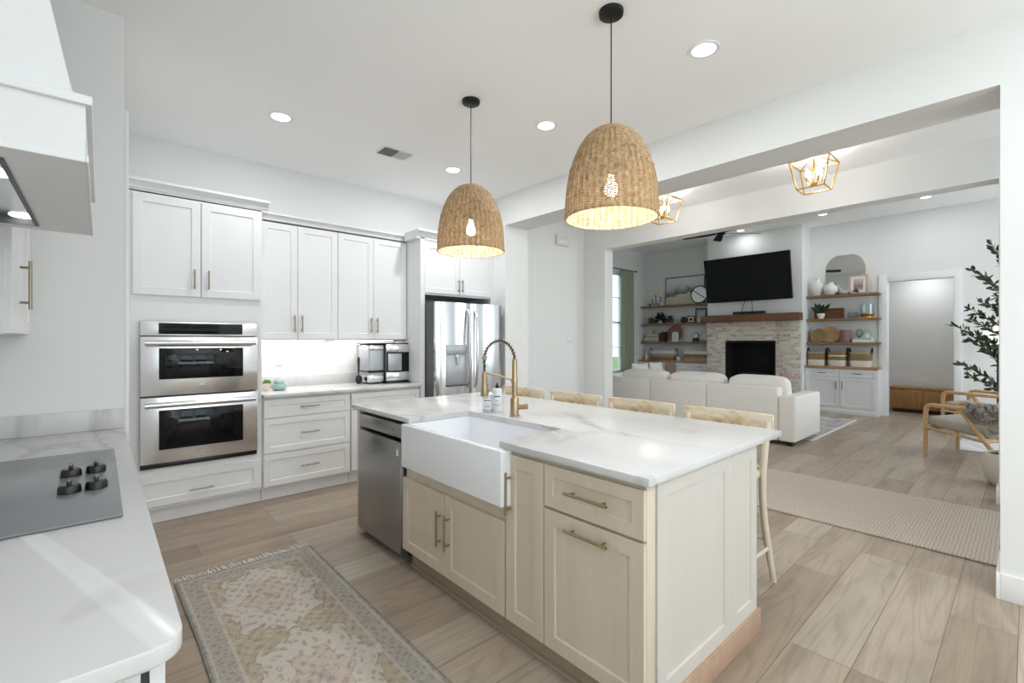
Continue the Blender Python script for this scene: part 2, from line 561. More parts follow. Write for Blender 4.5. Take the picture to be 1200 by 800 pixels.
class MB:
    def __init__(s):
        s.bm = bmesh.new()

    def raw(s, vs, fs, T=None, smooth=True):
        nv = [s.bm.verts.new(T @ Vector(v) if T else Vector(v)) for v in vs]
        for f in fs:
            try:
                k = s.bm.faces.new([nv[i] for i in f])
                k.smooth = smooth
            except ValueError:
                pass
        return nv

    def box(s, x0, x1, y0, y1, z0, z1, bev=0.0, T=None, seg=2):
        vs = [(x, y, z) for z in (z0, z1) for y in (y0, y1) for x in (x0, x1)]
        fs = [(0, 2, 3, 1), (4, 5, 7, 6), (0, 1, 5, 4), (2, 6, 7, 3), (0, 4, 6, 2), (1, 3, 7, 5)]
        tmp = bmesh.new()
        nv = [tmp.verts.new(v) for v in vs]
        for f in fs:
            tmp.faces.new([nv[i] for i in f])
        if bev > 0:
            bmesh.ops.bevel(tmp, geom=tmp.edges[:], offset=bev, segments=seg, profile=0.5, affect='EDGES')
        s._merge(tmp, T)
        return s

    def _merge(s, tmp, T=None, smooth=True):
        tmp.verts.index_update()
        mp = [s.bm.verts.new(T @ v.co if T else v.co.copy()) for v in tmp.verts]
        for f in tmp.faces:
            try:
                k = s.bm.faces.new([mp[v.index] for v in f.verts])
                k.smooth = smooth
            except ValueError:
                pass
        tmp.free()

    def tube(s, pts, r, n=10, closed=False, T=None, flat=1.0):
        pts = [Vector(p) for p in pts]
        m = len(pts)
        rs = r if isinstance(r, (list, tuple)) else [r] * m
        up = Vector((0, 0, 1))
        rings = []
        prev = None
        for i, p in enumerate(pts):
            if closed:
                d = pts[(i + 1) % m] - pts[i - 1]
            else:
                d = pts[min(i + 1, m - 1)] - pts[max(i - 1, 0)]
            d.normalize()
            if prev is None:
                ref = up if abs(d.z) < 0.9 else Vector((1, 0, 0))
                a = d.cross(ref).normalized()
            else:
                a = (prev - d * prev.dot(d)).normalized()
            prev = a
            b = d.cross(a)
            rings.append([p + (a * math.cos(2 * PI * k / n) + b * math.sin(2 * PI * k / n) * flat) * rs[i] for k in range(n)])
        vs = [v for q in rings for v in q]
        fs = []
        for i in range(m if closed else m - 1):
            j = (i + 1) % m
            for k in range(n):
                fs.append((i * n + k, i * n + (k + 1) % n, j * n + (k + 1) % n, j * n + k))
        if not closed:
            fs.append(tuple(range(n - 1, -1, -1)))
            fs.append(tuple((m - 1) * n + k for k in range(n)))
        s.raw(vs, fs, T)
        return s

    def cyl(s, p0, p1, r, n=20, T=None, r2=None):
        return s.tube([p0, p1], [r, r if r2 is None else r2], n, False, T)

    def lathe(s, prof, c=(0, 0, 0), n=32, T=None, cap=True, sx=1.0, sy=1.0):
        vs, fs = [], []
        for (r, z) in prof:
            for k in range(n):
                a = 2 * PI * k / n
                vs.append((c[0] + r * sx * math.cos(a), c[1] + r * sy * math.sin(a), c[2] + z))
        for i in range(len(prof) - 1):
            for k in range(n):
                fs.append((i * n + k, i * n + (k + 1) % n, (i + 1) * n + (k + 1) % n, (i + 1) * n + k))
        if cap:
            if prof[0][0] > 1e-4:
                fs.append(tuple(range(n - 1, -1, -1)))
            if prof[-1][0] > 1e-4:
                fs.append(tuple((len(prof) - 1) * n + k for k in range(n)))
        s.raw(vs, fs, T)
        return s

    def prism(s, poly, a0, a1, axis='z', T=None):
        n = len(poly)
        f = {'z': lambda p, a: (p[0], p[1], a), 'x': lambda p, a: (a, p[0], p[1]), 'y': lambda p, a: (p[0], a, p[1])}[axis]
        vs = [f(p, a0) for p in poly] + [f(p, a1) for p in poly]
        fs = [tuple(range(n - 1, -1, -1)), tuple(range(n, 2 * n))]
        fs += [(k, (k + 1) % n, n + (k + 1) % n, n + k) for k in range(n)]
        s.raw(vs, fs, T)
        return s

    def pillow(s, c, size, e1=0.55, e2=0.35, n=28, m=16, T=None, sag=0.0):
        """super-ellipsoid cushion"""
        f = lambda t, e: math.copysign(abs(t) ** e, t)
        vs, fs = [], []
        for i in range(m + 1):
            ph = -PI / 2 + PI * i / m
            for k in range(n):
                th = 2 * PI * k / n
                x = f(math.cos(ph), e1) * f(math.cos(th), e2) * size[0] / 2
                y = f(math.cos(ph), e1) * f(math.sin(th), e2) * size[1] / 2
                z = f(math.sin(ph), e1) * size[2] / 2
                if sag:
                    z -= sag * (1 - (2 * y / size[1]) ** 2) * (1 if z > 0 else 0)
                vs.append((c[0] + x, c[1] + y, c[2] + z))
        for i in range(m):
            for k in range(n):
                fs.append((i * n + k, i * n + (k + 1) % n, (i + 1) * n + (k + 1) % n, (i + 1) * n + k))
        s.raw(vs, fs, T)
        bmesh.ops.remove_doubles(s.bm, verts=s.bm.verts[:], dist=1e-6)
        return s

    def shaker(s, wd, h, T, t=0.02, rail=0.058, rec=0.008):
        """shaker front: x across (centred), z up from 0, face towards -y"""
        r = min(rail, wd * 0.3, h * 0.33)
        c = 0.004
        e = 0.0015
        w2 = wd / 2

        def q(x, z, y):
            return [(-x, y, z[0]), (x, y, z[0]), (x, y, z[1]), (-x, y, z[1])]
        vs = q(w2, (0, h), 0) + q(w2, (0, h), -t + e) + q(w2 - e, (e, h - e), -t) + q(w2 - r, (r, h - r), -t) + q(w2 - r - c, (r + c, h - r - c), -t + rec)
        fs = [(3, 2, 1, 0)]
        for L in range(4):
            a, b = L * 4, L * 4 + 4
            for k in range(4):
                fs.append((a + k, a + (k + 1) % 4, b + (k + 1) % 4, b + k))
        fs.append((16, 17, 18, 19))
        s.raw(vs, fs, T, smooth=False)
        return s

    def pull(s, cx, cz, L, T, vertical=False, t=0.02, r=0.006, out=0.03):
        """bar pull on two posts"""
        y = -t - out
        d = L * 0.36
        if vertical:
            s.cyl((cx, y, cz - L / 2), (cx, y, cz + L / 2), r, 10, T)
            for k in (-1, 1):
                s.cyl((cx, -t, cz + k * d), (cx, y, cz + k * d), r * 0.85, 8, T)
        else:
            s.cyl((cx - L / 2, y, cz), (cx + L / 2, y, cz), r, 10, T)
            for k in (-1, 1):
                s.cyl((cx + k * d, -t, cz), (cx + k * d, y, cz), r * 0.85, 8, T)
        return s

    def build(s, name, mat, parent=None, loc=None, local=False, angle=40):
        me = bpy.data.meshes.new(name)
        if len(s.bm.faces):
            bmesh.ops.recalc_face_normals(s.bm, faces=s.bm.faces[:])
        if parent is not None:
            off = OFF.get(parent.name, Vector((0, 0, 0)))
        elif loc is not None:
            off = Vector(loc)
        elif local:
            off = Vector((0, 0, 0))
        else:
            cs = [v.co for v in s.bm.verts]
            lo = [min(c[i] for c in cs) for i in range(3)]
            hi = [max(c[i] for c in cs) for i in range(3)]
            off = Vector(((lo[0] + hi[0]) / 2, (lo[1] + hi[1]) / 2, lo[2]))
        for v in s.bm.verts:
            v.co -= off
        s.bm.to_mesh(me)
        s.bm.free()
        me.materials.append(M[mat] if isinstance(mat, str) else mat)
        try:
            me.set_sharp_from_angle(angle=math.radians(angle))
        except Exception:
            pass
        o = bpy.data.objects.new(name, me)
        COL.objects.link(o)
        OFF[o.name] = off
        if parent is not None:
            o.parent = parent
        else:
            o.location = off
        return o


def thing(name, label, cat, loc=(0, 0, 0), group=None, local=False, rotz=0.0):
    o = bpy.data.objects.new(name, None)
    o.empty_display_size = 0.1
    COL.objects.link(o)
    o.location = loc
    o.rotation_euler = (0, 0, rotz)
    OFF[o.name] = Vector((0, 0, 0)) if local else Vector(loc)
    return tag(o, label, cat, group)


def dup(root, loc, rotz=None, label=None, group=None):
    kids = {}
    for o in bpy.data.objects:
        if o.parent:
            kids.setdefault(o.parent.name, []).append(o)
    r = root.copy()
    COL.objects.link(r)
    r.location = loc
    if rotz is not None:
        r.rotation_euler = (0, 0, rotz)
    if label:
        r['label'] = label
    if group:
        r['group'] = group
    for ch in kids.get(root.name, []):
        c = ch.copy()
        COL.objects.link(c)
        c.parent = r
        for g in kids.get(ch.name, []):
            d = g.copy()
            COL.objects.link(d)
            d.parent = c
    return r


def struct(name, mb, mat, **k):
    return tag(mb.build(name, mat, **k), kind='structure')


def F(facing, x, y, z):
    """frame whose -y looks towards `facing`"""
    a = {'-v': 0, '-u': -PI / 2, '+u': PI / 2, '+v': PI}[facing]
    return Matrix.Translation((x, y, z)) @ Matrix.Rotation(a, 4, 'Z')


def front(parent, name, mat, facing, pos, wd, h, pull=None, hmat='pull', rail=0.058):
    """a shaker door or drawer front with its bar pull as a sub-part; pos = centre of its bottom edge on the carcass face"""
    T = F(facing, *pos)
    d = MB().shaker(wd, h, T, rail=rail).build(name, mat, parent)
    if pull:
        cx, cz, L, vert = pull
        MB().pull(cx, cz, L, T, vert).build('handle', hmat, d)
    return d


def arc(c, r, a0, a1, n, f):
    return [f(c[0] + r * math.cos(a0 + (a1 - a0) * i / n), c[1] + r * math.sin(a0 + (a1 - a0) * i / n)) for i in range(n + 1)]


def crown(mb, x0, x1, y, z, d=0.05, h=0.09, depth=0.3):
    """stepped crown moulding along x, front face at y, growing outwards"""
    prof = [(y + depth, z), (y, z), (y, z + 0.02), (y - 0.012, z + 0.026), (y - 0.018, z + 0.05), (y - d + 0.008, z + h - 0.022), (y - d, z + h - 0.018), (y - d, z + h), (y + depth, z + h)]
    mb.prism([(p[0], p[1]) for p in prof], x0, x1, 'x')
    return mb


# ------------------------------------------------------------------ the setting
CZ = 3.09
struct('floor', MB().box(-0.9, 12.6, -6.6, 7.2, -0.1, 0.0), 'floor', loc=(0, 0, 0))
struct('ceiling_kitchen', MB().box(-0.9, 5.63, -6.6, 5.2, CZ, CZ + 0.12), 'ceiling')
struct('ceiling_living', MB().box(5.83, 12.3, -2.7, 7.0, 3.66, 3.78), 'ceiling')

# stove side: wall on the left with a window opening behind the camera
m = MB()
m.box(-0.75, -0.6, -0.6, 3.2, 0, CZ)
m.box(-0.75, -0.6, -6.15, -4.2, 0, CZ)
m.box(-0.75, -0.6, -4.2, -0.6, 0, 0.9)
m.box(-0.75, -0.6, -4.2, -0.6, 2.85, CZ)
struct('wall_left', m, 'wall')
struct('wall_pantry', MB().box(-0.75, 0.10, 3.2, 5.1, 0, CZ), 'wall')
struct('trim_1', MB().box(0.10, 0.118, 3.2, 3.30, 0.0, 2.6, 0.003), 'trim')
struct('wall_oven_side', MB().box(0.10, 3.58, 4.95, 5.1, 0, CZ), 'wall')
# wide opening to the hall: right leaf, header, left leaf
m = MB()
m.box(3.58, 3.95, -6.15, 0.10, 0, CZ)
m.box(3.58, 3.95, 0.10, 4.12, 2.74, CZ)
m.box(3.58, 3.95, 4.12, 5.1, 0, CZ)
struct('wall_right', m, 'wall')
m = MB()
m.box(5.63, 5.83, -2.65, 0.165, 0, 3.66)
m.box(5.63, 5.83, 0.165, 4.22, 2.74, 3.66)
m.box(5.63, 5.83, 4.22, 6.9, 0, 3.66)
struct('wall_hall', m, 'wall')
struct('wall_hall_left', MB().box(3.95, 5.63, 4.62, 4.75, 0, CZ), 'wall')
m = MB()
m.box(3.95, 4.2, -2.6, -2.45, 0, CZ)
m.box(5.4, 5.63, -2.6, -2.45, 0, CZ)
m.box(4.2, 5.4, -2.6, -2.45, 2.6, CZ)
struct('wall_hall_right', m, 'wall')
# wall behind the camera, three tall windows
m = MB()
wins = [(-0.45, 0.95), (1.1, 2.5)]
m.box(-0.75, 3.58, -6.15, -6.0, 0, 0.35)
m.box(-0.75, 3.58, -6.15, -6.0, 2.98, CZ)
for a, b in ((-0.75, -0.45), (0.95, 1.1), (2.5, 3.58)):
    m.box(a, b, -6.15, -6.0, 0.35, 2.98)
struct('wall_behind', m, 'wall')
# living room shell
LW = 6.72
m = MB()
m.box(5.83, 8.75, LW, LW + 0.15, 0, 3.66)
m.box(9.72, 10.9, LW, LW + 0.15, 0, 3.66)
m.box(8.75, 9.72, LW, LW + 0.15, 0, 0.6)
m.box(8.75, 9.72, LW, LW + 0.15, 3.05, 3.66)
struct('wall_living_left', m, 'wall')
m = MB()
m.box(10.75, 10.9, 1.718, 6.72, 0, 3.66)
m.box(10.75, 10.9, 0.836, 1.718, 2.45, 3.66)
m.box(10.75, 10.9, -2.65, 0.836, 0, 3.66)
struct('wall_living_far', m, 'wall')
m = MB()
m.box(5.83, 6.5, -2.65, -2.5, 0, 3.66)
m.box(10.3, 10.9, -2.65, -2.5, 0, 3.66)
m.box(6.5, 10.3, -2.65, -2.5, 3.1, 3.66)
m.box(6.5, 10.3, -2.65, -2.5, 0, 0.6)
struct('wall_living_right', m, 'wall')
# passage beyond the cased doorway
m = MB()
m.box(12.0, 12.12, 0.1, 2.8, 0, 2.75)
m.box(10.9, 12.0, 2.7, 2.8, 0, 2.75)
m.box(10.9, 12.0, 0.1, 0.2, 0, 2.75)
m.box(10.9, 12.0, 0.1, 2.8, 2.75, 2.85)
struct('wall_passage', m, 'wall')
# casing round that doorway
m = MB()
m.box(10.725, 10.75, 1.718, 1.842, 0, 2.575, 0.003)
m.box(10.725, 10.75, 0.742, 0.836, 0, 2.575, 0.003)
m.box(10.725, 10.75, 0.836, 1.718, 2.45, 2.575, 0.003)
struct('trim_2', m, 'trim')

# baseboards
for nm, bx in (('baseboard_right', (3.565, 3.58, -6.0, 0.10)), ('baseboard_right_jamb', (3.565, 3.95, 0.10, 0.116)),
               ('baseboard_hall', (5.615, 5.63, -2.4, 0.165)), ('baseboard_hall_jamb', (5.615, 5.83, 0.165, 0.181)),
               ('baseboard_hall_left', (3.95, 5.63, 4.605, 4.62)), ('baseboard_column', (5.615, 5.63, 4.22, 4.605)),
               ('baseboard_far', (10.735, 10.75, -2.5, 0.742)), ('baseboard_passage', (11.985, 12.0, 0.2, 2.7))):
    struct(nm, MB().box(bx[0], bx[1], bx[2], bx[3], 0, 0.14, 0.004), 'trim')

# outside
struct('lawn', MB().box(-30, 40, -40, 40, -0.4, -0.3), 'grass')
random.seed(3)
for k, (hx0, hx1, hy) in enumerate(((-8, 10, -12),)):
    vs, fs = [], []
    n, mm = 90, 18
    for i in range(n + 1):
        for j in range(mm + 1):
            a = PI * j / mm
            r = 1 + random.uniform(-0.16, 0.16)
            vs.append((hx0 + (hx1 - hx0) * i / n, hy + 0.9 * math.cos(a) * r, -0.3 + 2.3 * math.sin(a) * r + 0.0))
    for i in range(n):
        for j in range(mm):
            p = i * (mm + 1) + j
            fs.append((p, p + 1, p + mm + 2, p + mm + 1))
    mb = MB()
    mb.raw(vs, fs)
    tag(mb.build('hedge', 'hedge'), 'clipped green hedge outside the ' + ('dining windows' if k == 0 else 'living room window'), 'hedge', kind='stuff')


def window(name, facing, x, y, z0, wd, h, cols, rows):
    """sash window in an opening: frame, muntins, pane. (x, y) = centre of the inner wall face"""
    T = F(facing, x, y, z0)
    o = bpy.data.objects.new(name, None)
    COL.objects.link(o)
    o.location = (x, y, z0)
    OFF[o.name] = Vector((x, y, z0))
    tag(o, kind='structure')
    f = MB()
    w2 = wd / 2
    e = 0.05
    for a, b, c, d in ((-w2, -w2 + e, 0, h), (w2 - e, w2, 0, h), (-w2 + e, w2 - e, 0, e), (-w2 + e, w2 - e, h - e, h), (-w2 + e, w2 - e, h / 2 - 0.025, h / 2 + 0.025)):
        f.box(a, b, 0.05, 0.12, c, d, 0, T)
    for k in range(1, cols):
        xx = -w2 + wd * k / cols
        f.box(xx - 0.009, xx + 0.009, 0.07, 0.10, e, h - e, 0, T)
    for k in range(1, rows):
        if abs(k / rows - 0.5) < 0.01:
            continue
        zz = h * k / rows
        f.box(-w2 + e, w2 - e, 0.07, 0.10, zz - 0.009, zz + 0.009, 0, T)
    fr = f.build('window_frame', 'trim', o)
    MB().box(-w2 + e, w2 - e, 0.083, 0.087, e, h - e, 0, T).build('pane', 'glass', o)
    MB().box(-w2 - 0.04, w2 + 0.04, -0.05, 0.05, -0.03, 0, 0.004, T).build('window_sill', 'trim', o)
    return o


window('window_1', '-v', 9.235, LW, 0.6, 0.97, 2.45, 2, 4)
window('window_2', '+v', 0.25, -6.0, 0.35, 1.4, 2.63, 2, 4)
window('window_3', '+v', 1.8, -6.0, 0.35, 1.4, 2.63, 2, 4)
window('window_4', '+u', -0.6, -2.4, 0.9, 3.6, 1.95, 3, 2)
window('window_5', '+v', 8.4, -2.5, 0.6, 3.8, 2.5, 4, 4)
window('window_6', '+v', 4.8, -2.45, 0.02, 1.2, 2.56, 2, 4)

# ------------------------------------------------------------------ ceiling fixtures
def downlight(x, y, z, label, power=10.0, lamp=True):
    t = thing('recessed_light', label, 'ceiling light', (x, y, z), 'recessed downlights')
    MB().lathe([(0.066, -0.004), (0.085, -0.006), (0.088, 0.0)], (x, y, z), 32, cap=False).build('trim_ring', 'trim', t)
    MB().lathe([(0.0, -0.003), (0.066, -0.003)], (x, y, z), 32, cap=False).build('lens', 'downlight', t)
    if lamp:
        d = bpy.data.lights.new('downlight_lamp', 'AREA')
        d.shape = 'DISK'
        d.size = 0.12
        d.energy = power
        d.color = (0.97, 0.99, 1.0)
        o = bpy.data.objects.new('downlight_lamp', d)
        o.location = (x, y, z - 0.012)
        COL.objects.link(o)
    return t


downlight(1.038, 3.822, CZ, 'round recessed ceiling light above the wall ovens', 7.5)
downlight(2.657, 1.274, CZ, 'large bright recessed ceiling light to the right of the near rattan pendant', 4.5)
downlight(2.657, 2.563, CZ, 'recessed ceiling light between the two rattan pendants')
downlight(2.651, 3.853, CZ, 'recessed ceiling light just left of the far rattan pendant cord, near the fridge')
downlight(1.04, -1.2, CZ, 'recessed ceiling light behind the camera')
downlight(2.657, -1.2, CZ, 'recessed ceiling light by the dining windows')
downlight(9.822, 1.089, 3.66, 'recessed living room light nearest the olive tree', 6)
downlight(9.757, 2.481, 3.66, 'recessed living room light above the right built-in shelves', 4)
downlight(9.926, 3.98, 3.66, 'recessed living room light above the television', 2.5)
downlight(11.5, 1.3, 2.75, 'recessed ceiling light in the passage beyond the doorway', 6)

t = thing('ceiling_vent', 'white rectangular air vent in the kitchen ceiling, half its louvres dark', 'vent', (2.01, 3.86, CZ))
MB().box(1.86, 2.16, 3.76, 3.96, CZ - 0.006, CZ, 0.002).build('frame', 'trim', t)
m = MB()
for k in range(7):
    T = Matrix.Translation((1.88 + 0.02 * k + 0.006, 3.86, CZ - 0.008)) @ Matrix.Rotation(math.radians(50), 4, 'Y')
    m.box(-0.008, 0.008, -0.085, 0.085, -0.001, 0.001, 0, T)
m.build('grille', 'silvergrey', t)
m = MB()
for k in range(7):
    T = Matrix.Translation((2.02 + 0.02 * k + 0.006, 3.86, CZ - 0.008)) @ Matrix.Rotation(math.radians(-50), 4, 'Y')
    m.box(-0.008, 0.008, -0.085, 0.085, -0.001, 0.001, 0, T)
m.build('grille', 'plate', t)

# rattan pendants
def pendant():
    t = thing('pendant_lamp', 'near rattan dome pendant over the sink end of the island, the larger in view', 'pendant lamp', (1.99, 1.45, CZ), 'rattan pendants over the island', local=True)
    MB().lathe([(0.0, -0.028), (0.05, -0.028), (0.062, -0.02), (0.064, 0.0)], (0, 0, 0), 28).build('canopy', 'black', t)
    MB().cyl((0, 0, -0.03), (0, 0, -0.62), 0.0035, 8).build('cord', 'black', t)
    zt, zb, R = -0.606, -1.075, 0.235

    def rad(q):  # q from 0 at the top to 1 at the rim
        return max(0.03, 0.236 * (1 - (1 - q) ** 2.2) ** 0.42)
    m = MB()
    rows, n = 84, 160
    for i in range(rows):
        q = (i + 0.5) / rows
        z = zt + (zb - zt) * q
        r0 = rad(q)
        pts = []
        for k in range(n):
            a = 2 * PI * k / n
            rr = r0 + 0.0032 * math.sin(20 * a + (PI if i % 2 else 0)) * min(1, r0 / 0.1)
            pts.append((rr * math.cos(a), rr * math.sin(a), z + random.uniform(-0.0004, 0.0004)))
        m.tube(pts, 0.0029, 5, True)
    for k in range(40):
        a = 2 * PI * (k + 0.5) / 40
        pts = []
        for i in range(15):
            q = i / 14
            pts.append(((rad(q)) * math.cos(a), rad(q) * math.sin(a), zt + (zb - zt) * q))
        m.tube(pts, 0.0036, 5)
    m.lathe([(0.0, zt + 0.006), (0.028, zt + 0.004), (0.034, zt - 0.004)], (0, 0, 0), 24, cap=False)
    pts = [((R + 0.001) * math.cos(2 * PI * k / 80), (R + 0.001) * math.sin(2 * PI * k / 80), zb) for k in range(80)]
    m.tube(pts, 0.0075, 8, True)
    pts = [((rad(0.47) + 0.001) * math.cos(2 * PI * k / 80), (rad(0.47) + 0.001) * math.sin(2 * PI * k / 80), zt + (zb - zt) * 0.47) for k in range(80)]
    m.tube(pts, 0.007, 6, True)
    m.build('shade', 'rattan', t)
    MB().lathe([(0.0, -0.72), (0.02, -0.72), (0.02, -0.84), (0.014, -0.85)], (0, 0, 0), 16).build('socket', 'black', t)
    MB().cyl((0, 0, -0.61), (0, 0, -0.72), 0.004, 8).build('stem', 'black', t)
    MB().lathe([(0.012, -0.85), (0.018, -0.875), (0.031, -0.91), (0.033, -0.935), (0.024, -0.96), (0.0, -0.968)], (0, 0, 0), 20).build('bulb', 'bulb', t)
    return t


def pendant_light(x, y):
    d = bpy.data.lights.new('pendant_light', 'POINT')
    d.energy = 6
    d.color = (1, 0.965, 0.94)
    d.shadow_soft_size = 0.04
    o = bpy.data.objects.new('pendant_light', d)
    o.location = (x, y, CZ - 1.02)
    COL.objects.link(o)


pd = pendant()
dup(pd, (1.982, 2.657, CZ), label='far rattan dome pendant hanging in front of the fridge cabinets, the smaller in view')
pendant_light(1.99, 1.45)
pendant_light(1.982, 2.657)

# brass lantern flush mounts in the hall
def lantern():
    t = thing('lantern_light', 'brass open lantern ceiling light in the hall, nearer the right wall', 'ceiling light', (4.867, 1.305, CZ), 'brass hall lanterns', local=True)
    MB().lathe([(0.0, -0.022), (0.06, -0.022), (0.065, 0.0)], (0, 0, 0), 24).build('canopy', 'gold', t)
    a, b = 0.157, 0.108
    z1, z0 = -0.09, -0.335
    m = MB()
    r = 0.0065
    top = [(-a, -a, z1), (a, -a, z1), (a, a, z1), (-a, a, z1)]
    bot = [(-b, -b, z0), (b, -b, z0), (b, b, z0), (-b, b, z0)]
    for q in (top, bot):
        for k in range(4):
            m.tube([q[k], q[(k + 1) % 4]], r, 6)
    for k in range(4):
        m.tube([top[k], bot[k]], r, 6)
        m.tube([top[k], (0, 0, -0.02)], 0.004, 6)
    m.build('cage', 'gold', t)
    m = MB()
    m.cyl((0, 0, -0.02), (0, 0, -0.285), 0.006, 10)
    m.lathe([(0.0, -0.305), (0.028, -0.295), (0.03, -0.28), (0.0, -0.272)], (0, 0, 0), 16)
    for k in range(4):
        c, s_ = 0.062 * math.cos(PI / 4 + k * PI / 2), 0.062 * math.sin(PI / 4 + k * PI / 2)
        m.tube([(0, 0, -0.285), (c * 0.6, s_ * 0.6, -0.292), (c, s_, -0.28), (c, s_, -0.262)], 0.004, 6)
        m.cyl((c, s_, -0.264), (c, s_, -0.222), 0.010, 10)
    m.build('candelabra', 'gold', t)
    for k in range(4):
        c, s_ = 0.062 * math.cos(PI / 4 + k * PI / 2), 0.062 * math.sin(PI / 4 + k * PI / 2)
        MB().lathe([(0.006, -0.222), (0.014, -0.205), (0.016, -0.19), (0.009, -0.16), (0.0, -0.142)], (c, s_, 0), 12).build('bulb', 'candle_bulb', t)
    return t


ln = lantern()
dup(ln, (4.86, 2.82, CZ), label='brass open lantern ceiling light in the hall, half hidden behind the near rattan pendant')
for y in (1.305, 2.82):
    d = bpy.data.lights.new('lantern_glow', 'POINT')
    d.energy = 9
    d.color = (1, 0.95, 0.92)
    d.shadow_soft_size = 0.05
    o = bpy.data.objects.new('lantern_glow', d)
    o.location = (4.867, y, CZ - 0.19)
    COL.objects.link(o)

# ceiling fan, mostly hidden by the header
fx, fy, fz = 8.3, 3.667, 3.295
t = thing('ceiling_fan', 'black five-blade ceiling fan in the living room, seen below the header', 'ceiling fan', (fx, fy, 3.66))
MB().cyl((fx, fy, 3.66), (fx, fy, fz), 0.014, 12).build('downrod', 'black', t)
MB().lathe([(0.0, -0.03), (0.05, -0.03), (0.075, -0.01), (0.075, 0.03), (0.04, 0.06), (0.0, 0.06)], (fx, fy, fz), 24).build('motor', 'black', t)
for k in range(5):
    a = 2 * PI * k / 5 - 0.73
    T = Matrix.Translation((fx, fy, fz)) @ Matrix.Rotation(a, 4, 'Z') @ Matrix.Rotation(math.radians(12), 4, 'X')
    MB().prism([(0.09, -0.03), (0.2, -0.06), (0.64, -0.075), (0.68, -0.05), (0.68, 0.05), (0.64, 0.07), (0.2, 0.055), (0.09, 0.03)], -0.004, 0.004, 'z', T).build('blade', 'black', t)

# ------------------------------------------------------------------ oven wall
YF = 4.35        # carcass face of the deep cabinets
YW = 4.949
# tall oven cabinet, with an opening for the ovens
t = thing('oven_cabinet', 'tall white shaker cabinet housing the double wall oven', 'cabinet', (0.58, 4.65, 0))
m = MB()
m.box(0.122, 0.222, YF, YW, 0.11, 2.48)
m.box(0.989, 1.032, YF, YW, 0.11, 2.48)
m.box(0.222, 0.989, YF, YW, 0.11, 0.42)
m.box(0.222, 0.989, YF, YW, 1.52, 2.48)
m.box(0.222, 0.989, YW - 0.02, YW, 0.42, 1.52)
m.build('body', 'cabinet', t)
MB().box(0.122, 1.032, 4.395, YW, 0, 0.11).build('toe_kick', 'cabinet', t)
front(t, 'door', 'cabinet', '-v', (0.387, YF, 1.715), 0.414, 0.745, (0.165, 0.135, 0.15, True))
front(t, 'door', 'cabinet', '-v', (0.810, YF, 1.715), 0.420, 0.745, (-0.165, 0.135, 0.15, True))
front(t, 'drawer', 'cabinet', '-v', (0.600, YF, 0.135), 0.845, 0.235, (0.0, 0.09, 0.16, False))
crown(crown(MB(), 0.121, 1.034, YF, 2.47, depth=0.58), 1.034, 1.08, YF, 2.47, depth=0.22).build('crown_molding', 'cabinet', t)

# double wall oven
t = thing('wall_oven', 'stainless double wall oven with glass doors set in the white cabinet', 'oven', (0.605, 4.5, 0.42))
MB().box(0.232, 0.979, YF + 0.002, 4.9, 0.43, 1.51).build('body', 'silvergrey', t)
fy_ = YF - 0.002
m = MB()
m.box(0.222, 0.989, fy_ - 0.02, fy_, 1.412, 1.522, 0.003)
cp = m.build('control_panel', 'steel', t)
MB().box(0.33, 0.882, fy_ - 0.0225, fy_ - 0.0195, 1.425, 1.508).build('display', 'darkglass', cp)


def oven_door(z0, z1, g0, g1, hz, gx0=0.33, gx1=0.882):
    d = MB().box(0.222, 0.989, fy_ - 0.045, fy_, z0, z1, 0.004).build('door', 'steel', t)
    MB().box(gx0, gx1, fy_ - 0.0475, fy_ - 0.0445, g0, g1, 0.001).build('door_window', 'darkglass', d)
    h = MB()
    h.tube([(0.245, fy_ - 0.083, hz), (0.966, fy_ - 0.083, hz)], 0.021, 14)
    for xx in (0.262, 0.949):
        h.box(xx - 0.014, xx + 0.014, fy_ - 0.075, fy_ - 0.045, hz - 0.015, hz + 0.015, 0.004)
    h.build('handle', 'steel', d)
    MB().box(0.575, 0.615, fy_ - 0.0465, fy_ - 0.0445, g0 - 0.055, g0 - 0.038).build('badge', 'silverpanel', d)


oven_door(0.965, 1.404, 1.085, 1.318, 1.358)
oven_door(0.462, 0.953, 0.56, 0.855, 0.898)
MB().box(0.222, 0.989, fy_ - 0.025, fy_, 0.424, 0.456, 0.002).build('vent_strip', 'plastic', t)

# base drawers and cabinet to the right of the ovens
t = thing('base_cabinet', 'white three-drawer base cabinet beside the wall oven', 'cabinet', (1.415, 4.65, 0))
MB().box(1.036, 1.798, YF, YW, 0.11, 0.885).build('body', 'cabinet', t)
MB().box(1.036, 1.798, 4.395, YW, 0, 0.11).build('toe_kick', 'cabinet', t)
for z, h in ((0.125, 0.272), (0.409, 0.292), (0.713, 0.152)):
    front(t, 'drawer', 'cabinet', '-v', (1.417, YF, z), 0.748, h, (0, h * 0.52, 0.16, False), 'pull', 0.05)
t = thing('base_cabinet', 'white base cabinet under the ice maker, half hidden by the island', 'cabinet', (2.19, 4.65, 0))
MB().box(1.802, 2.556, YF, YW, 0.11, 0.885).build('body', 'cabinet', t)
MB().box(1.802, 2.556, 4.395, YW, 0, 0.11).build('toe_kick', 'cabinet', t)
front(t, 'drawer', 'cabinet', '-v', (2.178, YF, 0.713), 0.742, 0.152, (0, 0.05, 0.16, False), 'pull', 0.05)
front(t, 'door', 'cabinet', '-v', (1.991, YF, 0.125), 0.368, 0.576, (0.14, 0.48, 0.15, True))
front(t, 'door', 'cabinet', '-v', (2.365, YF, 0.125), 0.368, 0.576, (-0.14, 0.48, 0.15, True))

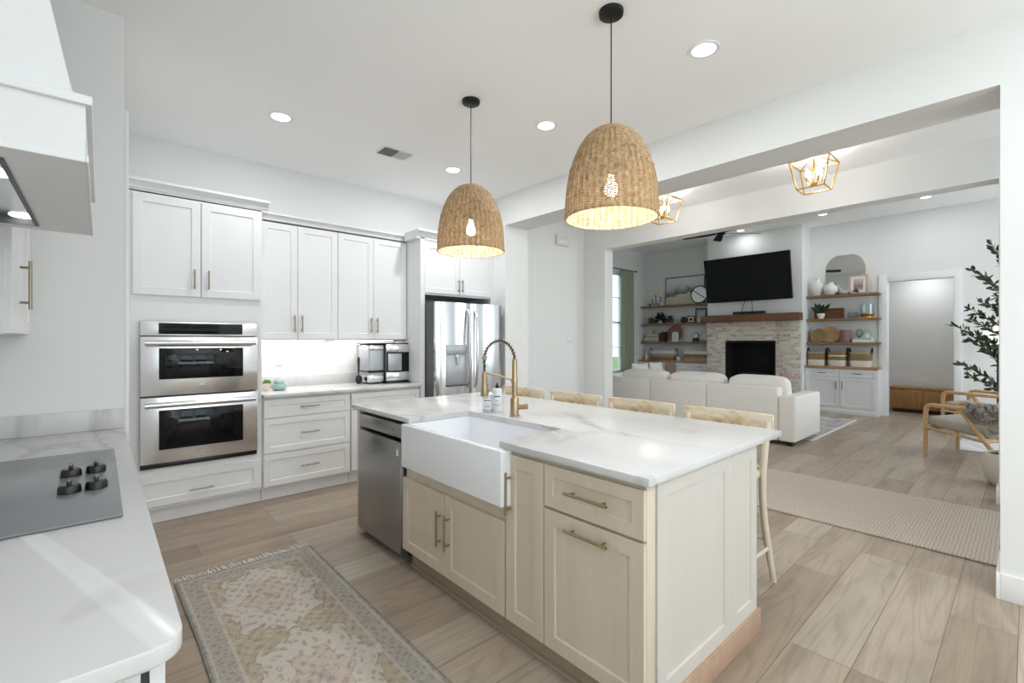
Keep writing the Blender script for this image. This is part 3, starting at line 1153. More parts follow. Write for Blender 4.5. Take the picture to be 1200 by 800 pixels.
t = thing('countertop', 'white veined quartz worktop along the oven wall', 'countertop', (1.8, 4.62, 0.885))
MB().box(1.034, 2.558, 4.30, YW, 0.886, 0.916, 0.003).build('slab', 'quartz', t)
MB().box(1.034, 2.558, 4.93, YW, 0.916, 1.02, 0.002).build('backsplash', 'quartz', t)
struct('wall_tile', MB().box(1.033, 2.56, 4.938, 4.9495, 1.02, 1.40), 'tile')

# upper cabinets
for x0, x1, lab in ((1.034, 1.786, 'white two-door upper cabinet next to the oven cabinet'), (1.788, 2.556, 'white two-door upper cabinet above the ice maker')):
    t = thing('upper_cabinet', lab, 'cabinet', ((x0 + x1) / 2, 4.8, 1.385))
    MB().box(x0, x1, 4.64, YW, 1.385, 2.48).build('body', 'cabinet', t)
    xm = (x0 + x1) / 2 if x0 > 1.5 else 1.405
    lo = x0 + 0.05 if x0 < 1.5 else x0 + 0.002
    hi = x1 - 0.002
    if x0 > 1.5:
        xm = 2.167
    front(t, 'door', 'cabinet', '-v', ((lo + xm - 0.002) / 2, 4.64, 1.39), xm - 0.002 - lo, 1.07, ((xm - lo) / 2 - 0.033, 0.145, 0.16, True))
    front(t, 'door', 'cabinet', '-v', ((hi + xm + 0.002) / 2, 4.64, 1.39), hi - xm - 0.002, 1.07, (-(hi - xm) / 2 + 0.033, 0.145, 0.16, True))
    crown(MB(), x0 + (0.045 if x0 < 1.5 else 0), x1, 4.64, 2.455, depth=0.28).build('crown_molding', 'cabinet', t)
    tt = thing('light_strip', 'thin lit strip under the ' + ('left' if x0 < 1.5 else 'right') + ' upper cabinet', 'light', ((x0 + x1) / 2, 4.8, 1.375))
    MB().box(x0 + 0.04, x1 - 0.04, 4.84, 4.86, 1.378, 1.385).build('housing', 'trim', tt)
    MB().box(x0 + 0.05, x1 - 0.05, 4.842, 4.858, 1.376, 1.378).build('diffuser', 'ledstrip', tt)
    area('under_cabinet_light', ((x0 + x1) / 2, 4.85, 1.372), (0, 0, 0), x1 - x0 - 0.1, 0.02, 1.7, (1, 0.97, 0.93))

# fridge surround
t = thing('fridge_cabinet', 'white panelled cabinet surround above and beside the fridge', 'cabinet', (3.07, 4.6, 0))
m = MB()
m.box(2.56, 2.612, 4.33, YW, 0, 2.48)
m.box(3.528, 3.579, 4.33, YW, 0, 2.48)
m.box(2.612, 3.528, YF, YW, 1.875, 2.48)
m.build('body', 'cabinet', t)
front(t, 'door', 'cabinet', '-v', (2.842, YF, 1.895), 0.455, 0.545, (0.205, 0.10, 0.14, True))
front(t, 'door', 'cabinet', '-v', (3.301, YF, 1.895), 0.455, 0.545, (-0.205, 0.10, 0.14, True))
crown(crown(MB(), 2.557, 3.579, 4.33, 2.47, depth=0.61), 2.51, 2.557, 4.33, 2.47, depth=0.255).build('crown_molding', 'cabinet', t)

# fridge
t = thing('refrigerator', 'stainless french-door refrigerator with a water dispenser in the left door', 'refrigerator', (3.07, 4.5, 0))
fx0, fx1, fyd = 2.622, 3.522, 4.165
MB().box(fx0, fx1, fyd + 0.005, 4.93, 0.02, 1.78, 0.004).build('body', 'silvergrey', t)


def curved_door(x0, x1, z0, z1, name):
    m = MB()
    n = 14
    poly = []
    for k in range(n + 1):
        q = k / n
        bulge = 0.045 + 0.022 * math.sin(PI * q) ** 0.8
        edge = min(1, min(q, 1 - q) / 0.05)
        poly.append((x0 + (x1 - x0) * q, fyd - bulge * (0.75 + 0.25 * edge)))
    poly += [(x1, fyd), (x0, fyd)]
    m.prism(poly, z0, z1, 'z')
    return m.build(name, 'steelv', t, angle=25)


xm = 3.07
dl = curved_door(fx0, xm - 0.003, 0.70, 1.785, 'door')
dr = curved_door(xm + 0.003, fx1, 0.70, 1.785, 'door')
fz_ = curved_door(fx0, fx1, 0.06, 0.69, 'freezer_drawer')
for d, xx in ((dl, xm - 0.045), (dr, xm + 0.045)):
    pts = [(xx, fyd - 0.055, 0.86), (xx, fyd - 0.085, 0.89), (xx, fyd - 0.108, 1.1), (xx, fyd - 0.115, 1.29), (xx, fyd - 0.108, 1.48), (xx, fyd - 0.085, 1.68), (xx, fyd - 0.055, 1.71)]
    MB().tube(pts, 0.015, 12).build('handle', 'steel', d)
MB().tube([(fx0 + 0.08, fyd - 0.055, 0.62), (fx0 + 0.1, fyd - 0.1, 0.62), (fx1 - 0.1, fyd - 0.1, 0.62), (fx1 - 0.08, fyd - 0.055, 0.62)], 0.014, 12).build('handle', 'steel', fz_)
dp = MB().box(2.735, 3.0, fyd - 0.072, fyd - 0.05, 0.90, 1.225, 0.006).build('dispenser', 'silverpanel', dl)
MB().box(2.735, 3.0, fyd - 0.075, fyd - 0.055, 1.225, 1.33, 0.004).build('dispenser_controls', 'silverpanel', dl)
m = MB()
m.cyl((2.867, fyd - 0.085, 1.225), (2.867, fyd - 0.085, 1.12), 0.024, 14, None, 0.016)
m.box(2.835, 2.9, fyd - 0.1, fyd - 0.07, 1.195, 1.225, 0.004)
m.build('dispenser_spout', 'steel', dl)
MB().box(2.74, 2.995, fyd - 0.095, fyd - 0.065, 0.885, 0.905, 0.003).build('drip_tray', 'silvergrey', dl)

# counter items on the oven wall
t = thing('ice_maker', 'stainless countertop ice maker with a side water tank and black tray', 'ice maker', (2.36, 4.74, 0.916))
MB().box(2.285, 2.605, 4.585, 4.905, 0.926, 1.345, 0.012, None, 3).build('body', 'silvergrey', t)
MB().box(2.29, 2.60, 4.575, 4.59, 1.25, 1.338, 0.005).build('top_band', 'steel', t)
MB().box(2.29, 2.60, 4.575, 4.59, 0.94, 1.035, 0.005).build('bottom_band', 'steel', t)
MB().box(2.30, 2.59, 4.577, 4.587, 1.04, 1.245, 0.004).build('ice_window', 'darkglass', t)
MB().box(2.31, 2.47, 4.574, 4.5775, 1.05, 1.235, 0.001).build('window_panel', 'silverpanel', t)  # flat silver panel over part of the ice window
MB().box(2.275, 2.63, 4.535, 4.905, 0.9165, 0.928, 0.003).build('drip_tray', 'plastic', t)
tk = MB().box(2.10, 2.283, 4.60, 4.86, 0.926, 1.34, 0.03, None, 4).build('water_tank', 'silverpanel', t)
MB().box(2.096, 2.283, 4.593, 4.864, 1.255, 1.338, 0.03, None, 4).build('tank_band', 'steel', tk)
MB().box(2.096, 2.283, 4.593, 4.864, 0.928, 1.02, 0.03, None, 4).build('tank_band', 'steel', tk)
MB().box(2.097, 2.283, 4.594, 4.863, 1.022, 1.075, 0.03, None, 4).build('tank_band', 'plastic', tk)
MB().box(2.09, 2.61, 4.59, 4.90, 1.34, 1.35, 0.004).build('lid', 'plastic', t)

m = MB()
m.tube([(2.045, 4.72, 1.20), (2.045, 4.72, 1.17), (2.045, 4.72, 1.02)], [0.011, 0.014, 0.007], 10)
m.pillow((2.046, 4.72, 0.966), (0.072, 0.05, 0.096), 0.9, 0.9, 18, 10)
tag(m.build('ice_scoop', 'plastic'), 'black plastic ice scoop standing against the ice maker tank', 'scoop')

t = thing('potted_succulent', 'small green succulent in a floral white pot beside the oven cabinet', 'potted plant', (1.13, 4.62, 0.916))
MB().lathe([(0.0, 0.0), (0.03, 0.0), (0.036, 0.07), (0.032, 0.072), (0.03, 0.06), (0.0, 0.06)], (1.13, 4.62, 0.9165), 20).build('pot', 'floral', t)
m = MB()
random.seed(5)
for k in range(34):
    a = random.uniform(0, 2 * PI)
    e = random.uniform(0.25, 1.3)
    L = random.uniform(0.03, 0.055)
    p = Vector((1.13, 4.62, 0.978))
    d = Vector((math.cos(a) * math.cos(e), math.sin(a) * math.cos(e), math.sin(e)))
    m.tube([p, p + d * L * 0.5, p + d * L], [0.004, 0.007, 0.001], 6)
m.build('leaves', 'succulent', t)
t = thing('mint_jar', 'squat mint green lidded jar on the counter beside the succulent', 'jar', (1.243, 4.63, 0.916))
MB().lathe([(0.0, 0.0), (0.045, 0.0), (0.06, 0.012), (0.063, 0.035), (0.055, 0.055), (0.04, 0.063)], (1.243, 4.63, 0.9165), 28).build('jar_body', 'mint', t)
MB().lathe([(0.04, 0.063), (0.044, 0.066), (0.044, 0.086), (0.04, 0.09), (0.0, 0.09)], (1.243, 4.63, 0.9165), 28).build('lid', 'mint', t)


def wall_plate(name, label, T, wd=0.075, h=0.12, kind='outlet'):
    p = thing(name, label, 'wall plate', tuple(T.translation))
    MB().box(-wd / 2, wd / 2, -0.006, 0, -h / 2, h / 2, 0.002, T).build('plate', 'plate', p)
    m = MB()
    if kind == 'outlet':
        for z in (-0.026, 0.026):
            m.box(-0.016, 0.016, -0.0085, -0.005, z - 0.013, z + 0.013, 0.002, T)
    else:
        for x in (-0.022, 0.022):
            MB().box(x - 0.016, x + 0.016, -0.010, -0.005, -0.033, 0.033, 0.002, T).build('rocker_switch', 'trim', p)
        return p
    m.box(-0.017, 0.017, -0.0075, -0.005, -0.04, 0.04, 0.001, T)
    m.build('socket', 'trim', p)
    return p


wall_plate('power_outlet', 'white outlet plate on the subway tile above the mint jar', F('-v', 1.325, 4.938, 1.18))
wall_plate('light_switch', 'white double light switch on the grey hall wall', F('-v', 5.29, 4.62, 1.40), 0.12, 0.12, 'switch')
t = thing('door_chime', 'white door chime box high on the hall wall', 'door chime', (5.1, 4.62, 2.85))
MB().box(4.98, 5.24, 4.58, 4.6195, 2.78, 2.93, 0.006).build('box', 'plate', t)
MB().box(5.02, 5.20, 4.577, 4.5805, 2.81, 2.86, 0.002).build('grille', 'trim', t)

# ------------------------------------------------------------------ stove side
t = thing('stove_base_cabinet', 'white base cabinets carrying the cooktop counter', 'cabinet', (-0.27, 2.0, 0))
m = MB()
m.box(-0.598, 0.028, 0.93, 3.198, 0.11, 0.885)
m.build('body', 'cabinet', t)
MB().box(-0.598, -0.03, 0.95, 3.198, 0, 0.11).build('toe_kick', 'cabinet', t)
m = MB()
m.box(0.0285, 0.0485, 0.9303, 3.198, 0.11, 0.885)
m.box(0.0485, 0.0595, 0.9303, 3.198, 0.855, 0.885)
m.build('face_frame', 'cabinet', t)
MB().box(0.0487, 0.0592, 0.942, 0.95, 0.12, 0.854).build('gap_shade', 'inner', t)  # dark strip standing in for the shade between frame and drawer fronts
ys = [0.932, 1.55, 2.06, 2.57, 3.19]
for k in range(4):
    wd = ys[k + 1] - ys[k] - 0.004
    yc = (ys[k] + ys[k + 1]) / 2
    for z, h in ((0.125, 0.30), (0.429, 0.27), (0.703, 0.165)):
        front(t, 'drawer', 'cabinet', '+u', (0.066 - 0.006, yc, z), wd, h, (0, h * 0.5, 0.16, False), 'brass', 0.05)

t = thing('stove_countertop', 'white veined quartz counter around the cooktop, rounded front corner', 'countertop', (-0.25, 2.0, 0.885))
poly = [(-0.598, 0.868)]
poly += arc((0.10 - 0.045, 0.868 + 0.045), 0.045, -PI / 2, 0, 8, lambda x, y: (x, y))
poly += [(0.10, 3.198), (-0.598, 3.198)]
e = 0.003
m = MB()
m.prism(poly, 0.886, 0.916, 'z')
bmesh.ops.bevel(m.bm, geom=[ed for ed in m.bm.edges if abs(ed.verts[0].co.z - ed.verts[1].co.z) < 1e-6], offset=0.004, segments=2, affect='EDGES', profile=0.5)
m.build('slab', 'quartz', t)
MB().box(-0.578, 0.10, 3.178, 3.1985, 0.916, 1.018, 0.002).build('backsplash', 'quartz', t)
MB().box(-0.598, -0.579, 0.868, 3.178, 0.916, 1.018, 0.002).build('backsplash', 'quartz', t)

t = thing('cooktop', 'grey-black glass cooktop with four black knobs at its right end', 'cooktop', (-0.2, 2.06, 0.916))
MB().box(-0.47, 0.047, 1.572, 2.552, 0.9165, 0.924, 0.004).build('glass_top', 'cookglass', t)
for (x, y) in ((-0.066, 1.90), (-0.006, 1.905), (-0.07, 2.13), (-0.008, 2.14)):
    k = MB()
    k.lathe([(0.0, 0.0), (0.027, 0.0), (0.026, 0.018), (0.022, 0.024), (0.0, 0.024)], (x, y, 0.9245), 24)
    k.box(x - 0.006, x + 0.006, y - 0.024, y + 0.024, 0.944, 0.962, 0.003)
    kb = k.build('knob', 'plastic', t)
    MB().box(x - 0.0012, x + 0.0012, y - 0.02, y - 0.008, 0.962, 0.9625).build('pointer', 'plate', kb)

# hood
t = thing('range_hood', 'white panelled range hood with a lit steel insert over the cooktop', 'range hood', (-0.3, 2.0, 1.79))
HX, HY0, HY1, HZ0, HZ1 = -0.024, 1.48, 2.50, 1.795, 1.945
m = MB()
# skirt: a hollow box open below, frame and recessed panel on every visible side
m.box(-0.598, HX, HY0, HY0 + 0.02, HZ0, HZ1)
m.box(-0.598, HX, HY1 - 0.02, HY1, HZ0, HZ1)
m.box(HX - 0.02, HX, HY0 + 0.02, HY1 - 0.02, HZ0, HZ1)
m.box(-0.598, HX - 0.02, HY0 + 0.02, HY1 - 0.02, HZ1 - 0.02, HZ1)
m.box(HX - 0.14, HX - 0.02, HY0 + 0.02, HY1 - 0.02, HZ0, HZ0 + 0.012)
m.box(-0.598, HX - 0.14, HY0 + 0.02, HY0 + 0.09, HZ0, HZ0 + 0.012)
m.box(-0.598, HX - 0.14, HY1 - 0.09, HY1 - 0.02, HZ0, HZ0 + 0.012)
m.build('skirt', 'cabinet', t)
m = MB()
m.box(-0.598, HX + 0.012, HY0 - 0.012, HY1 + 0.0, HZ1 - 0.018, HZ1 + 0.004, 0.003)
m.build('top_rail', 'cabinet', t)
m = MB()
m.box(-0.598, HX + 0.006, HY0 - 0.006, HY1, HZ0 - 0.003, HZ0 + 0.016, 0.003)
m.bm.free()
m = MB()
m.box(HX - 0.0, HX + 0.006, HY0 - 0.006, HY1, HZ0 - 0.002, HZ0 + 0.014, 0.002)
m.box(-0.598, HX, HY0 - 0.006, HY0, HZ0 - 0.002, HZ0 + 0.014, 0.002)
m.build('bottom_rail', 'cabinet', t)
m = MB()
vs = [(-0.598, HY0 + 0.03, HZ1), (HX - 0.02, HY0 + 0.03, HZ1), (HX - 0.02, HY1 - 0.03, HZ1), (-0.598, HY1 - 0.03, HZ1)]
vs += [(-0.598, HY0 + 0.03, 2.4), (-0.13, HY0 + 0.03, 2.4), (-0.13, HY1 - 0.03, 2.4), (-0.598, HY1 - 0.03, 2.4)]
vs += [(-0.598, HY0 + 0.03, CZ), (-0.26, HY0 + 0.03, CZ), (-0.26, HY1 - 0.03, CZ), (-0.598, HY1 - 0.03, CZ)]
fs = [(3, 2, 1, 0)] + [(a + k, a + (k + 1) % 4, a + 4 + (k + 1) % 4, a + 4 + k) for a in (0, 4) for k in range(4)] + [(8, 9, 10, 11)]
m.raw(vs, fs, smooth=False)
m.build('chimney', 'cabinet', t)
ins = MB()
ins.box(-0.58, HX - 0.14, HY0 + 0.09, HY1 - 0.09, HZ0 + 0.02, HZ0 + 0.03)
ins_o = ins.build('insert', 'steel', t)
m = MB()
for a, b, c, d in ((-0.58, HX - 0.14, HY0 + 0.09, HY0 + 0.1), (-0.58, HX - 0.14, HY1 - 0.1, HY1 - 0.09), (HX - 0.15, HX - 0.14, HY0 + 0.1, HY1 - 0.1)):
    m.box(a, b, c, d, HZ0 - 0.004, HZ0 + 0.02)
m.build('insert_rim', 'silvergrey', ins_o)
for y in (1.80, 2.36):
    MB().lathe([(0.0, -0.003), (0.032, -0.003), (0.036, 0.0)], (-0.20, y, HZ0 + 0.019), 24, cap=False).build('hood_lamp', 'downlight', ins_o)
m = MB()
for k in range(3):
    a = 1.62 + 0.29 * k
    m.box(-0.56, -0.26, a, a + 0.25, HZ0 + 0.012, HZ0 + 0.019, 0.003)
    m.box(-0.30, -0.28, a + 0.1, a + 0.15, HZ0 + 0.006, HZ0 + 0.013, 0.002)
m.build('baffle_filter', 'steel', ins_o)

t = thing('upper_cabinet', 'white upper cabinet on the left wall beyond the range hood', 'cabinet', (-0.42, 2.85, 1.40))
MB().box(-0.598, -0.262, 2.515, 3.197, 1.40, 2.48).build('body', 'cabinet', t)
front(t, 'door', 'cabinet', '+u', (-0.262, 2.83, 1.403), 0.622, 1.07, (-0.085, 0.20, 0.2, True))

# ------------------------------------------------------------------ island
IX0, IX1, IY0, IY1 = 1.398, 2.33, 0.868, 3.225
t = thing('kitchen_island', 'washed maple kitchen island with shaker doors and brass pulls', 'kitchen island', (1.86, 2.05, 0))
m = MB()
m.box(IX0, IX1, IY0 + 0.012, 1.545, 0.1, 0.885)              # drawer and pull-out bay
m.box(IX0, IX1, 1.545, 2.50, 0.1, 0.615)                     # below the sink
m.box(1.84, IX1, 1.545, 2.50, 0.615, 0.885)                  # behind the sink
m.box(1.97, IX1, 2.50, 3.175, 0.1, 0.885)                    # behind the dishwasher
m.box(IX0, 1.97, 2.50, 2.528, 0.1, 0.885)
m.build('body', 'maple', t)
MB().box(IX0 - 0.012, IX1, 3.175, IY1, 0.0, 0.885, 0.002).build('end_panel', 'maple', t)
m = MB()
m.box(1.445, 2.318, IY0 + 0.03, 2.528, 0, 0.1)
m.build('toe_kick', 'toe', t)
m = MB()
m.box(1.428, 1.446, 0.88, 2.515, 0.0, 0.075, 0.003)
m.box(1.412, 1.446, 0.88, 2.515, 0.0, 0.018, 0.004)
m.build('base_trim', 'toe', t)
FX = IX0
front(t, 'door', 'maple', '-u', (FX, 2.316, 0.112), 0.456, 0.436, (0.195, 0.25, 0.19, True), 'brass')
front(t, 'door', 'maple', '-u', (FX, 1.838, 0.112), 0.488, 0.436, (-0.205, 0.25, 0.19, True), 'brass')
front(t, 'pull_out_door', 'maple', '-u', (FX, 1.466, 0.112), 0.236, 0.752, (-0.085, 0.58, 0.19, True), 'brass', rail=0.06)
front(t, 'drawer', 'maple', '-u', (FX, 1.106, 0.692), 0.472, 0.172, (0, 0.088, 0.205, False), 'brass', rail=0.048)
front(t, 'door', 'maple', '-u', (FX, 1.106, 0.112), 0.472, 0.568, (0, 0.522, 0.205, False), 'brass', rail=0.058)
MB().box(IX0 - 0.004, 1.45, IY0, 0.882, 0.1, 0.885, 0.002).build('corner_post', 'maple', t)
# right end: two framed panels over a base board
front(t, 'side_panel', 'maple_end', '-v', (1.75, IY0 + 0.0122, 0.1), 0.598, 0.785, None, rail=0.062)
front(t, 'side_panel', 'maple_end', '-v', (2.190, IY0 + 0.0122, 0.1), 0.278, 0.785, None, rail=0.062)
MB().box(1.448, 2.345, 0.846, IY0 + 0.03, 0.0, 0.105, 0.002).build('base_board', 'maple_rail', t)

# worktop, cut out for the apron sink
t = thing('island_countertop', 'white veined quartz island worktop cut out around the sink', 'countertop', (1.97, 2.05, 0.885))
CX0, CX1, CY0, CY1 = 1.362, 2.603, 0.84, 3.262
SY0, SY1, SX1 = 1.612, 2.437, 1.80
poly = [(CX0, CY0), (CX1, CY0), (CX1, CY1), (CX0, CY1), (CX0, SY1), (SX1, SY1), (SX1, SY0), (CX0, SY0)]
m = MB()
m.prism(poly, 0.886, 0.916, 'z')
bmesh.ops.bevel(m.bm, geom=m.bm.edges[:], offset=0.0035, segments=2, affect='EDGES', profile=0.5)
m.build('slab', 'quartz', t)

# farmhouse sink
t = thing('farmhouse_sink', 'white fireclay apron sink set in the island', 'sink', (1.58, 2.0, 0.63))
sx0, sx1, sy0, sy1, sz0, sz1 = 1.325, 1.835, 1.553, 2.465, 0.632, 0.8845
m = MB()
m.box(sx0, sx0 + 0.034, sy0, sy1, sz0, 0.8855, 0.009, None, 3)
m.build('apron', 'porcelain', t)
m = MB()
m.box(sx0 + 0.025, sx1, sy0, sy0 + 0.034, sz0 + 0.003, sz1)
m.box(sx0 + 0.025, sx1, sy1 - 0.034, sy1, sz0 + 0.003, sz1)
m.box(sx1 - 0.034, sx1, sy0 + 0.034, sy1 - 0.034, sz0 + 0.003, sz1)
m.box(sx0 + 0.025, sx1 - 0.034, sy0 + 0.034, sy1 - 0.034, sz0 + 0.003, sz0 + 0.03)
m.build('basin', 'porcelain', t)
MB().lathe([(0.0, 0.0), (0.042, 0.0), (0.046, 0.004), (0.03, 0.005), (0.0, 0.002)], (1.62, 2.02, sz0 + 0.031), 24).build('drain', 'brass', t)

# dishwasher
t = thing('dishwasher', 'stainless dishwasher at the far end of the island front', 'dishwasher', (1.66, 2.85, 0))
MB().box(1.43, 1.96, 2.54, 3.165, 0.09, 0.875).build('body', 'plastic', t)
MB().box(1.48, 1.94, 2.56, 3.15, 0.0, 0.09).build('toe_panel', 'plastic', t)
MB().box(1.375, 1.43, 2.552, 3.158, 0.775, 0.862, 0.004).build('control_panel', 'dwsteel', t)
d = MB().box(1.368, 1.43, 2.548, 3.162, 0.062, 0.752, 0.006).build('door', 'dwsteel', t)
m = MB()
m.prism([(1.362, 0.735), (1.43, 0.757), (1.43, 0.735)], 2.552, 3.158, 'y')
m.build('handle_lip', 'dwsteel', d)
MB().box(1.3665, 1.369, 2.575, 2.60, 0.665, 0.705).build('sticker', 'plate', d)
MB().cyl((1.373, 2.66, 0.82), (1.376, 2.66, 0.82), 0.006, 12).build('button', 'plastic', t)

# faucet
bx, by, bz = 1.885, 2.085, 0.9165
t = thing('kitchen_faucet', 'champagne bronze spring pull-down faucet behind the sink', 'faucet', (bx, by, bz))
m = MB()
m.lathe([(0.0, 0.0), (0.031, 0.0), (0.031, 0.006), (0.026, 0.010), (0.026, 0.105), (0.022, 0.112), (0.017, 0.116), (0.017, 0.20), (0.020, 0.203), (0.020, 0.225), (0.016, 0.23), (0.016, 0.345), (0.0, 0.347)], (bx, by, bz), 24)
m.build('column', 'brass', t)
m = MB()
m.tube([(bx, by, bz + 0.055), (bx + 0.03, by - 0.035, bz + 0.058), (bx + 0.055, by - 0.062, bz + 0.06)], [0.017, 0.017, 0.018], 14)
m.build('lever_handle', 'brass', t)
# spring arch over the basin: from the column top to the spray head at (-0.15, +0.10)
ex, ey = bx - 0.135, by + 0.125
arch = []
for k in range(31):
    a = PI * k / 30
    q = (1 - math.cos(a)) / 2
    arch.append(Vector((bx + (ex - bx) * q, by + (ey - by) * q, bz + 0.34 + 0.118 * math.sin(a))))
arch += [Vector((ex, ey, bz + 0.34 - 0.02 * k)) for k in range(1, 6)]
MB().tube(arch, 0.0065, 10).build('hose', 'plastic', t)
m = MB()
coil = []
L = len(arch)
turns, seg = 19, 11
for i in range(turns * seg):
    f = (L - 4) * i / (turns * seg)
    a0 = int(f)
    p = arch[a0].lerp(arch[a0 + 1], f - a0)
    dd = (arch[a0 + 1] - arch[a0]).normalized()
    side = Vector((ey - by, -(ex - bx), 0)).normalized()
    up = side.cross(dd)
    ang = 2 * PI * i / seg
    coil.append(p + (side * math.cos(ang) + up * math.sin(ang)) * 0.0125)
m.tube(coil, 0.0026, 5)
m.build('spring', 'brass', t)
m = MB()
m.cyl((ex, ey, bz + 0.345), (ex, ey, bz + 0.36), 0.016, 14)
m.lathe([(0.0, 0.27), (0.014, 0.27), (0.016, 0.235), (0.016, 0.19), (0.020, 0.165), (0.024, 0.125), (0.022, 0.12), (0.0, 0.12)], (ex, ey, bz), 18)
m.build('spray_head', 'brass', t)
MB().tube([(bx, by, bz + 0.214), (bx + (ex - bx) * 0.5, by + (ey - by) * 0.5, bz + 0.245), (ex, ey, bz + 0.262)], 0.0055, 8).build('support_arm', 'brass', t)

# soap bottles
t = thing('soap_bottle', 'frosted soap bottle with a brass pump under the spray head', 'bottle', (1.87, 2.33, 0.9165), 'soap bottles behind the sink')
MB().lathe([(0.0, 0.0), (0.031, 0.0), (0.033, 0.004), (0.033, 0.098), (0.028, 0.108), (0.013, 0.113), (0.012, 0.125), (0.0, 0.126)], (1.87, 2.33, 0.9166), 24).build('bottle_body', 'bottleclear', t)
lb = MB().lathe([(0.0334, 0.02), (0.0334, 0.09)], (1.87, 2.33, 0.9166), 24, cap=False).build('label_band', 'bottlewhite', t)
m = MB()
m.lathe([(0.012, 0.126), (0.012, 0.14), (0.005, 0.142), (0.005, 0.17), (0.009, 0.172), (0.009, 0.178), (0.0, 0.18)], (1.87, 2.33, 0.9166), 16)
m.tube([(1.87, 2.33, 1.091), (1.84, 2.32, 1.092), (1.832, 2.317, 1.083)], 0.004, 8)
m.build('pump', 'brass', t)
t = thing('soap_bottle', 'white soap bottle with a black pump cap nearer the faucet', 'bottle', (1.915, 2.285, 0.9165), 'soap bottles behind the sink')
MB().lathe([(0.0, 0.0), (0.03, 0.0), (0.032, 0.004), (0.032, 0.142), (0.027, 0.15), (0.012, 0.153), (0.0, 0.153)], (1.915, 2.285, 0.9166), 24).build('bottle_body', 'bottlewhite', t)
MB().lathe([(0.0124, 0.152), (0.013, 0.165), (0.010, 0.17), (0.006, 0.172), (0.006, 0.186), (0.0, 0.187)], (1.915, 2.285, 0.9166), 16).build('pump', 'plastic', t)
# printed bands on the two labels, turned towards the sink
for (x, y, r, rows) in ((1.87, 2.33, 0.0336, ((0.072, 0.006, 0.7), (0.052, 0.003, 0.3), (0.040, 0.0025, 0.55), (0.033, 0.0025, 0.5))), (1.915, 2.285, 0.0322, ((0.098, 0.007, 0.7), (0.072, 0.003, 0.3), (0.05, 0.0025, 0.55), (0.042, 0.0025, 0.5)))):
    m = MB()
    a0 = math.atan2(-y, -x)
    for (z, h, hw) in rows:
        vs, fs = [], []
        for k in range(9):
            a = a0 + hw * (k / 4 - 1)
            for zz in (z, z + h):
                vs.append((x + r * math.cos(a), y + r * math.sin(a), 0.9166 + zz))
        for k in range(8):
            fs.append((2 * k, 2 * k + 2, 2 * k + 3, 2 * k + 1))
        m.raw(vs, fs)
    par = lb if x < 1.9 else t
    m.build('printed_label', 'ink', par)

# counter stools
def stool():
    t = thing('counter_stool', 'whitewashed cross-back counter stool nearest the camera, its rear leg in full view', 'stool', (2.60, 1.222, 0), 'cross-back stools along the island', local=True)
    m = MB()
    pts = []
    for k in range(9):
        y = -0.262 + 0.524 * k / 8
        b = 0.028 * (1 - (y / 0.262) ** 2)
        pts.append((0.238 + b, y))
    bm_poly = [(p[0] - 0.011, p[1]) for p in pts] + [(p[0] + 0.011, p[1]) for p in reversed(pts)]
    m.prism(bm_poly, 0.868, 0.955, 'z')
    bmesh.ops.bevel(m.bm, geom=[ed for ed in m.bm.edges if abs(ed.verts[0].co.z - ed.verts[1].co.z) < 1e-6], offset=0.006, segments=2, affect='EDGES', profile=0.5)
    m.build('top_rail', 'distressed', t, angle=30)
    for s in (-1, 1):
        pts = [(0.272, s * 0.252, 0.0), (0.232, s * 0.243, 0.16), (0.196, s * 0.232, 0.34), (0.18, s * 0.226, 0.5), (0.182, s * 0.226, 0.62), (0.205, s * 0.232, 0.78), (0.236, s * 0.24, 0.91)]
        MB().tube(pts, [0.016, 0.0175, 0.0185, 0.019, 0.019, 0.0175, 0.015], 12).build('leg', 'creamwood', t)
        pts = [(-0.205, s * 0.215, 0.0), (-0.19, s * 0.205, 0.3), (-0.175, s * 0.195, 0.63)]
        MB().tube(pts, [0.015, 0.018, 0.02], 12).build('leg', 'creamwood', t)
    m = MB()
    ring = [(-0.005 + 0.205 * math.copysign(abs(math.cos(a)) ** 0.55, math.cos(a)), 0.228 * math.copysign(abs(math.sin(a)) ** 0.55, math.sin(a)), 0.635) for a in [2 * PI * k / 40 for k in range(40)]]
    m.tube(ring, 0.018, 10, True)
    m.build('seat_frame', 'creamwood', t)
    MB().pillow((-0.005, 0, 0.648), (0.39, 0.43, 0.03), 0.6, 0.45).build('seat', 'seagrass', t)
    for s in (-1, 1):
        pts = []
        for k in range(11):
            q = k / 10
            pts.append((0.19 + 0.055 * q + 0.012 * math.sin(PI * q), s * (0.215 - 0.43 * q), 0.655 + 0.225 * q - 0.03 * math.sin(PI * q)))
        MB().tube(pts, 0.009, 8).build('cross_brace', 'creamwood', t)
    for s in (-1, 1):
        MB().tube([(-0.198, s * 0.211, 0.17), (0.0, s * 0.225, 0.19), (0.226, s * 0.241, 0.205)], 0.011, 8).build('stretcher', 'creamwood', t)
    MB().tube([(-0.196, -0.208, 0.22), (-0.196, 0.208, 0.22)], 0.011, 8).build('stretcher', 'creamwood', t)
    MB().tube([(0.216, -0.236, 0.25), (0.216, 0.236, 0.25)], 0.011, 8).build('stretcher', 'creamwood', t)
    return t


st = stool()
dup(st, (2.60, 1.822, 0), label='second whitewashed counter stool from the camera, between the nearest and third stools')
dup(st, (2.60, 2.418, 0), label='third whitewashed counter stool from the camera, just right of the faucet')
dup(st, (2.60, 3.03, 0), label='farthest whitewashed counter stool, its back rail behind the faucet')

